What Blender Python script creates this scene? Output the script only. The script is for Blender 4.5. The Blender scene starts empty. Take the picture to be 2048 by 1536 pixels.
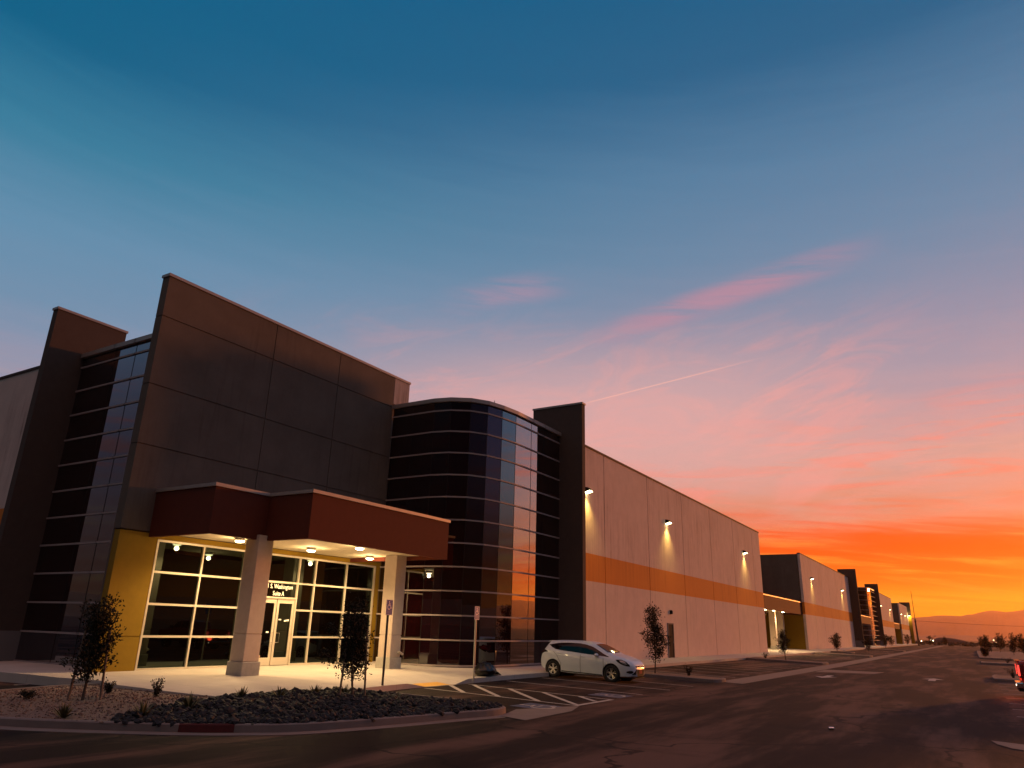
import bpy, bmesh, math, random
import numpy as np
from mathutils import Vector, Matrix
random.seed(7)
SC = bpy.context.scene
COL = SC.collection
rad = math.radians

# ------------------------------------------------------------------ camera
CAM_H = 2.05
cam_d = bpy.data.cameras.new("camera")
cam = bpy.data.objects.new("camera", cam_d); COL.objects.link(cam)
cam_d.sensor_width = 36; cam_d.lens = 1445.75 / 2048 * 36
cam_d.clip_start = 0.05; cam_d.clip_end = 60000
_yaw, _pitch, _roll = 0.550513, 0.324747, -0.0275678
_f = Vector((-math.sin(_yaw) * math.cos(_pitch), math.cos(_yaw) * math.cos(_pitch), math.sin(_pitch)))
_r = Vector((math.cos(_yaw), math.sin(_yaw), 0)); _u = _r.cross(_f)
_c, _s = math.cos(_roll), math.sin(_roll)
_r2, _u2 = _c * _r - _s * _u, _s * _r + _c * _u
cam.matrix_world = Matrix(((_r2.x, _u2.x, -_f.x, 0), (_r2.y, _u2.y, -_f.y, 0), (_r2.z, _u2.z, -_f.z, CAM_H), (0, 0, 0, 1)))
SC.camera = cam

# ------------------------------------------------------------------ exposure
SC.view_settings.view_transform = 'Standard'
SC.view_settings.look = 'None'
SC.view_settings.exposure = 0.0
SC.view_settings.gamma = 1.0
SC.render.engine = 'CYCLES'
SC.cycles.use_denoising = True
SC.cycles.max_bounces = 6
SC.cycles.volume_bounces = 0
SC.cycles.sample_clamp_indirect = 6.0

def srgb(r, g, b):
    f = lambda c: (c / 255 / 12.92) if c <= 10 else ((c / 255 + 0.055) / 1.055) ** 2.4
    return (f(r), f(g), f(b), 1.0)

# ------------------------------------------------------------------ world: dusk sky
W = bpy.data.worlds.new("World"); SC.world = W; W.use_nodes = True
nt = W.node_tree; nt.nodes.clear()
def N(t, kind, **kw):
    n = t.nodes.new(kind)
    for k, v in kw.items(): setattr(n, k, v)
    return n
def math_n(t, op, a, b=None, c=None, clamp=False):
    n = N(t, 'ShaderNodeMath', operation=op); n.use_clamp = clamp
    for i, v in enumerate((a, b, c)):
        if v is None: continue
        if isinstance(v, (int, float)): n.inputs[i].default_value = v
        else: t.links.new(v, n.inputs[i])
    return n.outputs[0]
def smooth(t, v, lo, hi, o0=0.0, o1=1.0):
    n = N(t, 'ShaderNodeMapRange', interpolation_type='SMOOTHSTEP')
    t.links.new(v, n.inputs[0])
    for i, x in enumerate((lo, hi, o0, o1)): n.inputs[i + 1].default_value = x
    return n.outputs[0]
def mixc(t, fac, a, b, mode='MIX'):
    n = N(t, 'ShaderNodeMix', data_type='RGBA', blend_type=mode)
    for s, v in ((n.inputs[0], fac), (n.inputs[6], a), (n.inputs[7], b)):
        if isinstance(v, (int, float)): s.default_value = v
        elif isinstance(v, tuple): s.default_value = v
        else: t.links.new(v, s)
    return n.outputs[2]
def ramp(t, fac, stops):
    n = N(t, 'ShaderNodeValToRGB'); e = n.color_ramp.elements
    while len(e) < len(stops): e.new(0.5)
    for el, (p, c) in zip(e, stops): el.position = p; el.color = c
    t.links.new(fac, n.inputs[0]); return n.outputs[0]

co = N(nt, 'ShaderNodeTexCoord').outputs['Generated']
sep = N(nt, 'ShaderNodeSeparateXYZ'); nt.links.new(co, sep.inputs[0])
dx, dy, dz = sep.outputs
el = math_n(nt, 'MULTIPLY', math_n(nt, 'ARCSINE', dz), 180 / math.pi)
az = math_n(nt, 'MULTIPLY', math_n(nt, 'ARCTAN2', dx, dy), 180 / math.pi)
hor = math_n(nt, 'SQRT', math_n(nt, 'ADD', math_n(nt, 'MULTIPLY', dx, dx), math_n(nt, 'MULTIPLY', dy, dy)))
caz = math_n(nt, 'COSINE', math_n(nt, 'MULTIPLY', math_n(nt, 'ADD', az, 25.0), math.pi / 180))
# thin stretched cloud noise (in sky directions) that ripples the colour bands
cxyz = N(nt, 'ShaderNodeCombineXYZ')
nt.links.new(math_n(nt, 'MULTIPLY', az, 0.045), cxyz.inputs[0]); nt.links.new(math_n(nt, 'ADD', math_n(nt, 'MULTIPLY', el, 0.62), math_n(nt, 'MULTIPLY', az, 0.05)), cxyz.inputs[1])
nz = N(nt, 'ShaderNodeTexNoise'); nt.links.new(cxyz.outputs[0], nz.inputs[0])
nz.inputs['Scale'].default_value = 1.5; nz.inputs['Detail'].default_value = 6; nz.inputs['Roughness'].default_value = 0.62
nz.inputs['Distortion'].default_value = 0.5
rip = math_n(nt, 'SUBTRACT', nz.outputs[0], 0.5)
cx2 = N(nt, 'ShaderNodeCombineXYZ')
nt.links.new(math_n(nt, 'MULTIPLY', az, 0.05), cx2.inputs[0]); nt.links.new(math_n(nt, 'SUBTRACT', math_n(nt, 'MULTIPLY', el, 0.16), math_n(nt, 'MULTIPLY', az, 0.035)), cx2.inputs[1])
nz2 = N(nt, 'ShaderNodeTexNoise'); nt.links.new(cx2.outputs[0], nz2.inputs[0])
nz2.inputs['Scale'].default_value = 2.0; nz2.inputs['Detail'].default_value = 10; nz2.inputs['Roughness'].default_value = 0.66; nz2.inputs['Distortion'].default_value = 1.1
# ripple strength falls with elevation
ripk = smooth(nt, el, 5, 26, 5.0, 2.5)
elr = math_n(nt, 'ADD', math_n(nt, 'ADD', el, smooth(nt, az, 10, 28, 0.0, 3.0)), math_n(nt, 'MULTIPLY', rip, ripk))
pos = lambda e: e / 90.0
fac = math_n(nt, 'DIVIDE', elr, 90.0, clamp=True)
A = [(0.0, (255, 172, 6)), (1.9, (255, 150, 6)), (2.7, (255, 158, 14)), (3.4, (255, 122, 5)), (5.2, (255, 102, 16)), (6.6, (255, 104, 45)), (7.6, (244, 122, 84)),
     (8.8, (226, 148, 120)), (12, (212, 163, 152)), (15, (190, 158, 163)), (18, (163, 154, 170)), (22, (138, 146, 170)), (28, (106, 138, 168)), (34, (86, 128, 162)), (41, (40, 100, 140)), (48, (20, 94, 136)), (60, (132, 124, 134)), (90, (136, 126, 134))]
B = [(0.0, (176, 112, 92)), (4, (186, 128, 116)), (8, (192, 146, 146)), (12, (176, 154, 168)), (15, (152, 152, 174)), (17, (138, 150, 176)), (20, (112, 146, 176)), (25, (98, 144, 176)), (31, (54, 126, 158)), (37, (6, 98, 137)), (47, (6, 95, 136)), (60, (132, 124, 134)), (90, (136, 126, 134))]
lin = lambda L: [(pos(e), srgb(*c)) for e, c in L]
skyA = ramp(nt, fac, lin(A)); skyB = ramp(nt, fac, lin(B))
tAB = smooth(nt, az, -78, -8)
sky = mixc(nt, tAB, skyB, skyA)
lows = math_n(nt, 'MULTIPLY', smooth(nt, el, 10, 6), smooth(nt, nz.outputs[0], 0.58, 0.38))
sky = mixc(nt, math_n(nt, 'MULTIPLY', lows, 0.75), sky, mixc(nt, 1.0, sky, (0.97, 0.66, 0.45, 1), 'MULTIPLY'))
hil = math_n(nt, 'MULTIPLY', math_n(nt, 'MULTIPLY', smooth(nt, el, 8.5, 5), smooth(nt, el, 0.5, 2)), smooth(nt, nz.outputs[0], 0.50, 0.66))
sky = mixc(nt, math_n(nt, 'MULTIPLY', hil, 0.55), sky, srgb(255, 176, 52))
# flat peach streaks between 8 and 15 degrees
cx3 = N(nt, 'ShaderNodeCombineXYZ')
nt.links.new(math_n(nt, 'MULTIPLY', az, 0.05), cx3.inputs[0]); nt.links.new(math_n(nt, 'MULTIPLY', el, 0.42), cx3.inputs[1]); cx3.inputs[2].default_value = 3.7
nz3 = N(nt, 'ShaderNodeTexNoise'); nt.links.new(cx3.outputs[0], nz3.inputs[0])
nz3.inputs['Scale'].default_value = 1.9; nz3.inputs['Detail'].default_value = 8; nz3.inputs['Roughness'].default_value = 0.62; nz3.inputs['Distortion'].default_value = 0.7
win = math_n(nt, 'MULTIPLY', smooth(nt, el, 7.5, 9.5), smooth(nt, el, 18, 12))
sky = mixc(nt, math_n(nt, 'MULTIPLY', math_n(nt, 'MULTIPLY', win, smooth(nt, nz3.outputs[0], 0.50, 0.66)), 0.62), sky, srgb(255, 132, 104))
sky = mixc(nt, math_n(nt, 'MULTIPLY', math_n(nt, 'MULTIPLY', win, smooth(nt, nz3.outputs[0], 0.48, 0.34)), 0.45), sky, srgb(196, 160, 152))
# pink altocumulus patches between 6 and 26 degrees up
pk = math_n(nt, 'MULTIPLY', smooth(nt, nz2.outputs[0], 0.40, 0.66), math_n(nt, 'MULTIPLY', math_n(nt, 'MULTIPLY', math_n(nt, 'MULTIPLY', smooth(nt, az, 7, -9), smooth(nt, az, -62, -40)), smooth(nt, el, 6, 11)), smooth(nt, el, 26, 16)))
sky = mixc(nt, math_n(nt, 'MULTIPLY', pk, 0.48), sky, srgb(255, 158, 146))
pg = math_n(nt, 'MULTIPLY', math_n(nt, 'MULTIPLY', smooth(nt, az, -58, -28), smooth(nt, az, 4, -20)), math_n(nt, 'MULTIPLY', smooth(nt, el, 7, 14), smooth(nt, el, 25, 16)))
sky = mixc(nt, math_n(nt, 'MULTIPLY', pg, 0.62), sky, srgb(232, 178, 172))
# one long pink streak and one contrail: bands along great circles
def band(nrm, a_lo, a_hi, width, soft):
    v = N(nt, 'ShaderNodeVectorMath', operation='DOT_PRODUCT'); nt.links.new(co, v.inputs[0]); v.inputs[1].default_value = nrm
    d = math_n(nt, 'ABSOLUTE', v.outputs['Value'])
    k = smooth(nt, d, width, width * 0.15)
    return math_n(nt, 'MULTIPLY', k, math_n(nt, 'MULTIPLY', smooth(nt, az, a_lo, a_lo + soft), smooth(nt, az, a_hi, a_hi - soft)))
stk = math_n(nt, 'MULTIPLY', band((0.1231, 0.4535, -0.8827), -27, 0, 0.026, 10), smooth(nt, nz.outputs[0], 0.28, 0.60))
sky = mixc(nt, math_n(nt, 'MULTIPLY', stk, 0.46), sky, srgb(222, 140, 152))
stk2 = math_n(nt, 'MULTIPLY', band((-0.0528, 0.4707, -0.8807), -40, -24, 0.03, 7), smooth(nt, nz.outputs[0], 0.36, 0.64))
sky = mixc(nt, math_n(nt, 'MULTIPLY', stk2, 0.34), sky, srgb(214, 148, 162))
con = band((0.1003, 0.3641, -0.9259), -31, -10.0, 0.0014, 8)
sky = mixc(nt, math_n(nt, 'MULTIPLY', con, 0.62), sky, srgb(250, 186, 172))
# the low sky opposite the sunset is night-dark; the glow peaks right of the frame
dark = smooth(nt, caz, -0.86, -0.12, 0.10, 1.0)
hi_ = smooth(nt, el, 22, 34)
bk = mixc(nt, smooth(nt, caz, 0.05, -0.45), (1, 1, 1, 1), (4.6, 2.05, 1.35, 1))  # unseen upper sky at the back boosted to brighten the walls
dark = mixc(nt, hi_, dark, bk)
sky = mixc(nt, 1.0, sky, dark, 'MULTIPLY')
glow = math_n(nt, 'MULTIPLY', smooth(nt, az, 9, 40), smooth(nt, az, 120, 70))
gl = math_n(nt, 'ADD', 1.0, math_n(nt, 'MULTIPLY', glow, 0.5))
sky = mixc(nt, 1.0, sky, gl, 'MULTIPLY')
sky = mixc(nt, math_n(nt, 'MULTIPLY', smooth(nt, az, -78, -105), smooth(nt, el, 27, 10)), sky, mixc(nt, 1.0, sky, (0.14, 0.20, 0.27, 1), 'MULTIPLY'))
low_ = smooth(nt, el, 27, 20)
sky = mixc(nt, math_n(nt, 'MULTIPLY', smooth(nt, az, 33, 41), low_), sky, mixc(nt, 1.0, sky, (0.34, 0.66, 0.80, 1), 'MULTIPLY'))
sky = mixc(nt, math_n(nt, 'MULTIPLY', smooth(nt, az, 34, 42), smooth(nt, el, 12, 5)), sky, mixc(nt, 1.0, sky, (0.22, 0.30, 0.40, 1), 'MULTIPLY'))
sky = mixc(nt, math_n(nt, 'MULTIPLY', smooth(nt, az, 45, 58), low_), sky, mixc(nt, 1.0, sky, (0.38, 0.26, 0.36, 1), 'MULTIPLY'))
lowk = smooth(nt, el, 9, 1, 1.0, 1.18)
sky = mixc(nt, 1.0, sky, lowk, 'MULTIPLY')
bg = N(nt, 'ShaderNodeBackground'); nt.links.new(sky, bg.inputs[0]); bg.inputs[1].default_value = 1.0
nt.links.new(bg.outputs[0], N(nt, 'ShaderNodeOutputWorld').inputs[0])

# ------------------------------------------------------------------ afterglow: one soft low sun from the sunset side
sun_d = bpy.data.lights.new("sunset_glow", 'SUN'); sun = bpy.data.objects.new("sunset_glow", sun_d); COL.objects.link(sun)
sun_d.energy = 2.9; sun_d.angle = rad(4.0); sun_d.color = (1.0, 0.30, 0.06)
_sa, _se = rad(18), rad(5.0)
_sd = Vector((math.sin(_sa) * math.cos(_se), math.cos(_sa) * math.cos(_se), math.sin(_se)))
sun.rotation_euler = _sd.to_track_quat('Z', 'Y').to_euler()
sun.location = (60, 200, 60)

# ------------------------------------------------------------------ materials
def mat(name, base, rough=0.7, var=0.12, scale=6.0, bump=0.0, bscale=60.0, metal=0.0, spec=0.4, stretch=(1, 1, 1), coat=0.0, hook=None):
    m = bpy.data.materials.new(name); m.use_nodes = True; t = m.node_tree
    b = t.nodes['Principled BSDF']
    b.inputs['Roughness'].default_value = rough; b.inputs['Metallic'].default_value = metal
    b.inputs['Specular IOR Level'].default_value = spec; b.inputs['Coat Weight'].default_value = coat
    if coat: b.inputs['Coat Roughness'].default_value = 0.06
    g = N(t, 'ShaderNodeNewGeometry'); mp = N(t, 'ShaderNodeMapping'); mp.inputs['Scale'].default_value = stretch
    t.links.new(g.outputs['Position'], mp.inputs[0])
    n = N(t, 'ShaderNodeTexNoise'); t.links.new(mp.outputs[0], n.inputs[0])
    n.inputs['Scale'].default_value = scale; n.inputs['Detail'].default_value = 6; n.inputs['Roughness'].default_value = 0.65
    c0 = tuple(x * (1 - var) for x in base[:3]) + (1,); c1 = tuple(x * (1 + var) for x in base[:3]) + (1,)
    colr = ramp(t, n.outputs[0], [(0.3, c0), (0.7, c1)])
    if hook: colr = hook(t, g, colr)
    t.links.new(colr, b.inputs['Base Color'])
    if bump:
        n2 = N(t, 'ShaderNodeTexNoise'); t.links.new(g.outputs['Position'], n2.inputs[0]); n2.inputs['Scale'].default_value = bscale; n2.inputs['Detail'].default_value = 4
        bp = N(t, 'ShaderNodeBump'); bp.inputs['Strength'].default_value = bump; bp.inputs['Distance'].default_value = 0.02
        t.links.new(n2.outputs[0], bp.inputs['Height']); t.links.new(bp.outputs[0], b.inputs['Normal'])
    return m
def emit(name, c, s):
    m = bpy.data.materials.new(name); m.use_nodes = True; b = m.node_tree.nodes['Principled BSDF']
    b.inputs['Base Color'].default_value = (0.8, 0.75, 0.6, 1); b.inputs['Emission Color'].default_value = c; b.inputs['Emission Strength'].default_value = s
    return m
def glass(name, r0, tint, dark, power=5.0, rough=0.0):
    """coated opaque night glazing: a dark room behind a reflecting pane"""
    m = bpy.data.materials.new(name); m.use_nodes = True; t = m.node_tree; t.nodes.clear()
    lw = N(t, 'ShaderNodeLayerWeight'); lw.inputs[0].default_value = 0.5
    f = math_n(t, 'POWER', lw.outputs['Facing'], power)
    f = math_n(t, 'ADD', math_n(t, 'MULTIPLY', f, 1 - r0), r0, clamp=True)
    gl_ = N(t, 'ShaderNodeBsdfGlossy'); gl_.inputs['Roughness'].default_value = rough; gl_.inputs['Color'].default_value = tint
    n = N(t, 'ShaderNodeTexNoise'); g = N(t, 'ShaderNodeNewGeometry'); t.links.new(g.outputs['Position'], n.inputs[0]); n.inputs['Scale'].default_value = 0.7; n.inputs['Detail'].default_value = 1
    bp = N(t, 'ShaderNodeBump'); bp.inputs['Strength'].default_value = 0.05; bp.inputs['Distance'].default_value = 0.03; t.links.new(n.outputs[0], bp.inputs['Height'])
    t.links.new(bp.outputs[0], gl_.inputs['Normal'])
    df = N(t, 'ShaderNodeBsdfDiffuse'); df.inputs[0].default_value = dark
    mx = N(t, 'ShaderNodeMixShader'); t.links.new(f, mx.inputs[0]); t.links.new(df.outputs[0], mx.inputs[1]); t.links.new(gl_.outputs[0], mx.inputs[2])
    t.links.new(mx.outputs[0], N(t, 'ShaderNodeOutputMaterial').inputs[0]); return m
def posz(t, g):
    s = N(t, 'ShaderNodeSeparateXYZ'); t.links.new(g.outputs['Position'], s.inputs[0]); return s.outputs
def between(t, v, lo, hi):
    return math_n(t, 'MULTIPLY', math_n(t, 'GREATER_THAN', v, lo), math_n(t, 'LESS_THAN', v, hi))
def stains(t, g, colr, amount=0.35, lo=0.52, hi=0.72, darkc=(0.5, 0.45, 0.45, 1)):
    """vertical rain streaks with a shape of their own"""
    mp = N(t, 'ShaderNodeMapping'); mp.inputs['Scale'].default_value = (2.2, 2.2, 0.16); t.links.new(g.outputs['Position'], mp.inputs[0])
    n = N(t, 'ShaderNodeTexNoise'); t.links.new(mp.outputs[0], n.inputs[0]); n.inputs['Scale'].default_value = 1.6; n.inputs['Detail'].default_value = 7; n.inputs['Roughness'].default_value = 0.7
    n2 = N(t, 'ShaderNodeTexNoise'); t.links.new(g.outputs['Position'], n2.inputs[0]); n2.inputs['Scale'].default_value = 0.22; n2.inputs['Detail'].default_value = 2
    f = math_n(t, 'MULTIPLY', smooth(t, n.outputs[0], lo, hi), math_n(t, 'MULTIPLY', smooth(t, n2.outputs[0], 0.36, 0.60), smooth(t, posz(t, g)[2], 2.5, 8.5, 0.3, 1.0)))
    return mixc(t, math_n(t, 'MULTIPLY', f, amount), colr, darkc, 'MULTIPLY')
def wall_hook(t, g, colr):
    z = posz(t, g)[2]
    colr = mixc(t, between(t, z, 4.61, 6.12), colr, (0.56, 0.17, 0.02, 1))
    return stains(t, g, stains(t, g, colr, 0.75, 0.56, 0.70), 0.28, 0.42, 0.58, (0.62, 0.55, 0.54, 1))
M = {}
M['wall'] = mat("painted_tilt_up_concrete", (0.565, 0.43, 0.375), 0.85, 0.07, 1.2, 0.15, 40, spec=0.25, hook=wall_hook)
M['brown'] = mat("dark_brown_paint", (0.115, 0.088, 0.070), 0.9, 0.14, 0.8, 0.15, 40, spec=0.2, hook=lambda t, g, c: stains(t, g, c, 0.35, 0.50, 0.68))
M['fin'] = mat("umber_paint", (0.075, 0.052, 0.043), 0.9, 0.07, 4.0, 0.15, 40, spec=0.2,
               hook=lambda t, g, c: mixc(t, math_n(t, 'LESS_THAN', posz(t, g)[2], 1.47), c, (0.16, 0.145, 0.145, 1)))
M['pale'] = mat("bare_concrete_panel", (0.38, 0.31, 0.29), 0.9, 0.1, 3.0, 0.1, 40, hook=lambda t, g, c: stains(t, g, c, 0.85, 0.42, 0.6))
M['mustard'] = mat("mustard_paint", (0.24, 0.135, 0.011), 0.85, 0.06, 5, 0.2, 50, spec=0.2)
M['rust'] = mat("rust_red_fascia", (0.10, 0.021, 0.011), 0.85, 0.06, 5, 0.15, 50, spec=0.2)
M['soffit'] = mat("cream_soffit", (0.62, 0.52, 0.37), 0.8, 0.04, 4)
M['column'] = mat("taupe_column", (0.46, 0.36, 0.30), 0.85, 0.06, 4, 0.15, 50, spec=0.25)
M['plinth'] = mat("grey_plinth", (0.33, 0.30, 0.27), 0.9, 0.1, 7, 0.2, 50)
M['coping'] = mat("metal_coping", (0.34, 0.28, 0.25), 0.5, 0.08, 3, metal=0.3)
M['dcoping'] = mat("brown_metal_coping", (0.06, 0.038, 0.032), 0.75, 0.08, 3, spec=0.2)
M['alu'] = mat("champagne_aluminium", (0.62, 0.52, 0.42), 0.45, 0.04, 3, metal=0.35)
M['mullion'] = mat("bronze_grey_mullion", (0.30, 0.24, 0.23), 0.65, 0.05, 3, spec=0.3)
M['roof'] = mat("roof_membrane", (0.4, 0.38, 0.36), 0.9)
M['black'] = mat("black_gap", (0.012, 0.01, 0.01), 0.9)
M['curtain'] = glass("coated_curtain_glass", 0.085, (0.88, 0.93, 1.0, 1), (0.010, 0.0015, 0.002, 1), 2.2)
M['store'] = glass("clear_storefront_glass", 0.042, (0.75, 0.98, 0.85, 1), (0.0012, 0.0006, 0.0004, 1), 4.0)
M['lamp'] = emit("lamp_glow", (1.0, 0.78, 0.42, 1), 24.0)
M['pack'] = emit("wall_pack_glow", (1.0, 0.86, 0.42, 1), 16.0)
M['farlamp'] = emit("far_lamp_glow", (1.0, 0.80, 0.50, 1), 22.0)
M['white'] = mat("white_vinyl", (0.85, 0.82, 0.75), 0.6, 0.03)
M['steel'] = mat("galvanised_steel", (0.42, 0.38, 0.34), 0.5, 0.12, 20, metal=0.5)
M['chrome'] = mat("polished_metal", (0.75, 0.72, 0.68), 0.16, 0.05, metal=1.0)
M['signblue'] = mat("sign_blue", (0.018, 0.055, 0.28), 0.5, 0.05)
M['signwhite'] = mat("sign_white", (0.75, 0.75, 0.75), 0.5, 0.05)
M['door'] = mat("dark_steel_door", (0.022, 0.018, 0.018), 0.9, 0.08, spec=0.08)
def asphalt_hook(t, g, colr):
    # worn wheel tracks and pale dusty patches dragged along the lane
    mp = N(t, 'ShaderNodeMapping'); mp.inputs['Scale'].default_value = (1.0, 0.16, 1.0); mp.inputs['Rotation'].default_value = (0, 0, rad(-14)); t.links.new(g.outputs['Position'], mp.inputs[0])
    n = N(t, 'ShaderNodeTexNoise'); t.links.new(mp.outputs[0], n.inputs[0]); n.inputs['Scale'].default_value = 0.55; n.inputs['Detail'].default_value = 6; n.inputs['Roughness'].default_value = 0.6
    colr = mixc(t, math_n(t, 'MULTIPLY', smooth(t, n.outputs[0], 0.44, 0.62), 0.9), colr, (0.115, 0.060, 0.044, 1))
    mp2 = N(t, 'ShaderNodeMapping'); mp2.inputs['Scale'].default_value = (0.3, 1.0, 1.0); mp2.inputs['Rotation'].default_value = (0, 0, rad(-25)); t.links.new(g.outputs['Position'], mp2.inputs[0])
    n2 = N(t, 'ShaderNodeTexNoise'); t.links.new(mp2.outputs[0], n2.inputs[0]); n2.inputs['Scale'].default_value = 0.7; n2.inputs['Detail'].default_value = 5; n2.inputs['Roughness'].default_value = 0.7
    colr = mixc(t, math_n(t, 'MULTIPLY', smooth(t, n2.outputs[0], 0.50, 0.72), 0.6), colr, (0.008, 0.0045, 0.004, 1))
    # sealed cracks wandering over the lot, dark oil spots
    wv = N(t, 'ShaderNodeTexNoise'); t.links.new(g.outputs['Position'], wv.inputs[0]); wv.inputs['Scale'].default_value = 0.9; wv.inputs['Detail'].default_value = 4
    va = N(t, 'ShaderNodeVectorMath', operation='SCALE'); t.links.new(wv.outputs['Color'], va.inputs[0]); va.inputs['Scale'].default_value = 1.6
    vb = N(t, 'ShaderNodeVectorMath', operation='ADD'); t.links.new(g.outputs['Position'], vb.inputs[0]); t.links.new(va.outputs[0], vb.inputs[1])
    vo = N(t, 'ShaderNodeTexVoronoi', feature='DISTANCE_TO_EDGE'); t.links.new(vb.outputs[0], vo.inputs['Vector']); vo.inputs['Scale'].default_value = 0.16
    colr = mixc(t, math_n(t, 'MULTIPLY', smooth(t, vo.outputs['Distance'], 0.011, 0.004), 0.8), colr, (0.004, 0.003, 0.003, 1))
    sp = N(t, 'ShaderNodeTexVoronoi', feature='F1'); t.links.new(g.outputs['Position'], sp.inputs['Vector']); sp.inputs['Scale'].default_value = 0.55
    colr = mixc(t, math_n(t, 'MULTIPLY', smooth(t, sp.outputs['Distance'], 0.17, 0.05), 0.55), colr, (0.005, 0.004, 0.004, 1))
    n3 = N(t, 'ShaderNodeTexNoise'); t.links.new(g.outputs['Position'], n3.inputs[0]); n3.inputs['Scale'].default_value = 45; n3.inputs['Detail'].default_value = 3
    return mixc(t, 0.5, colr, ramp(t, n3.outputs[0], [(0.3, (0.45, 0.45, 0.45, 1)), (0.7, (1.6, 1.55, 1.5, 1))]), 'MULTIPLY')
M['asphalt'] = mat("asphalt", (0.0155, 0.0085, 0.0066), 0.8, 0.3, 1.2, 0.5, 55, spec=0.10, hook=asphalt_hook)
def walk_hook(t, g, colr):
    x, y, z = posz(t, g)
    def joint(v, per, off):
        f = math_n(t, 'FRACT', math_n(t, 'DIVIDE', math_n(t, 'ADD', v, off), per)); return math_n(t, 'LESS_THAN', f, 0.022 / per)
    j = math_n(t, 'MAXIMUM', joint(x, 1.83, 1000.1), joint(y, 1.83, 1000.6))
    return mixc(t, math_n(t, 'MULTIPLY', j, 0.45), colr, (0.2, 0.18, 0.16, 1))
M['walk'] = mat("broom_finished_concrete", (0.42, 0.36, 0.31), 0.85, 0.10, 0.9, 0.15, 80, spec=0.3, hook=walk_hook)
M['kerb'] = mat("kerb_concrete", (0.15, 0.115, 0.105), 0.9, 0.14, 2.0, 0.2, 60)
M['gutter'] = mat("gutter_concrete", (0.17, 0.125, 0.105), 0.85, 0.15, 1.5, 0.2, 60)
M['line'] = mat("worn_white_paint", (0.38, 0.32, 0.28), 0.7, 0.3, 9)
M['isablue'] = mat("faded_blue_paint", (0.055, 0.065, 0.11), 0.75, 0.35, 5)
M['domes'] = mat("tactile_yellow", (0.62, 0.32, 0.05), 0.8, 0.12, 20)
M['redpaint'] = mat("kerb_red_paint", (0.055, 0.003, 0.003), 0.85, 0.2, 8)
M['gravel'] = mat("tan_crushed_gravel", (0.165, 0.105, 0.080), 0.95, 0.45, 28, 1.0, 45)
M['rocksoil'] = mat("dark_planter_soil", (0.03, 0.026, 0.027), 0.95, 0.4, 20, 0.8, 30)
M['rock'] = mat("slate_rock_mulch", (0.012, 0.010, 0.012), 0.85, 0.8, 9, 0.3, 30)
M['desert'] = mat("desert_scrub_ground", (0.024, 0.016, 0.012), 0.95, 0.4, 0.05, 0.3, 2)
M['mount'] = mat("mountain_rock", (0.10, 0.075, 0.065), 0.95, 0.25, 0.002)
M['leaf'] = mat("leaf_green", (0.011, 0.012, 0.006), 0.8, 0.5, 6, spec=0.2)
M['bark'] = mat("bark", (0.085, 0.055, 0.04), 0.95, 0.3, 30, 0.4, 60)
M['stake'] = mat("lodgepole_stake", (0.16, 0.11, 0.08), 0.9, 0.2, 20)
M['yucca'] = mat("yucca_blade", (0.085, 0.080, 0.030), 0.7, 0.35, 8, spec=0.3)
M['bag'] = mat("black_plastic", (0.008, 0.007, 0.007), 0.3, 0.2, 10, spec=0.5)
M['wood'] = mat("weathered_pole", (0.05, 0.035, 0.028), 0.9, 0.2, 8)

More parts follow.
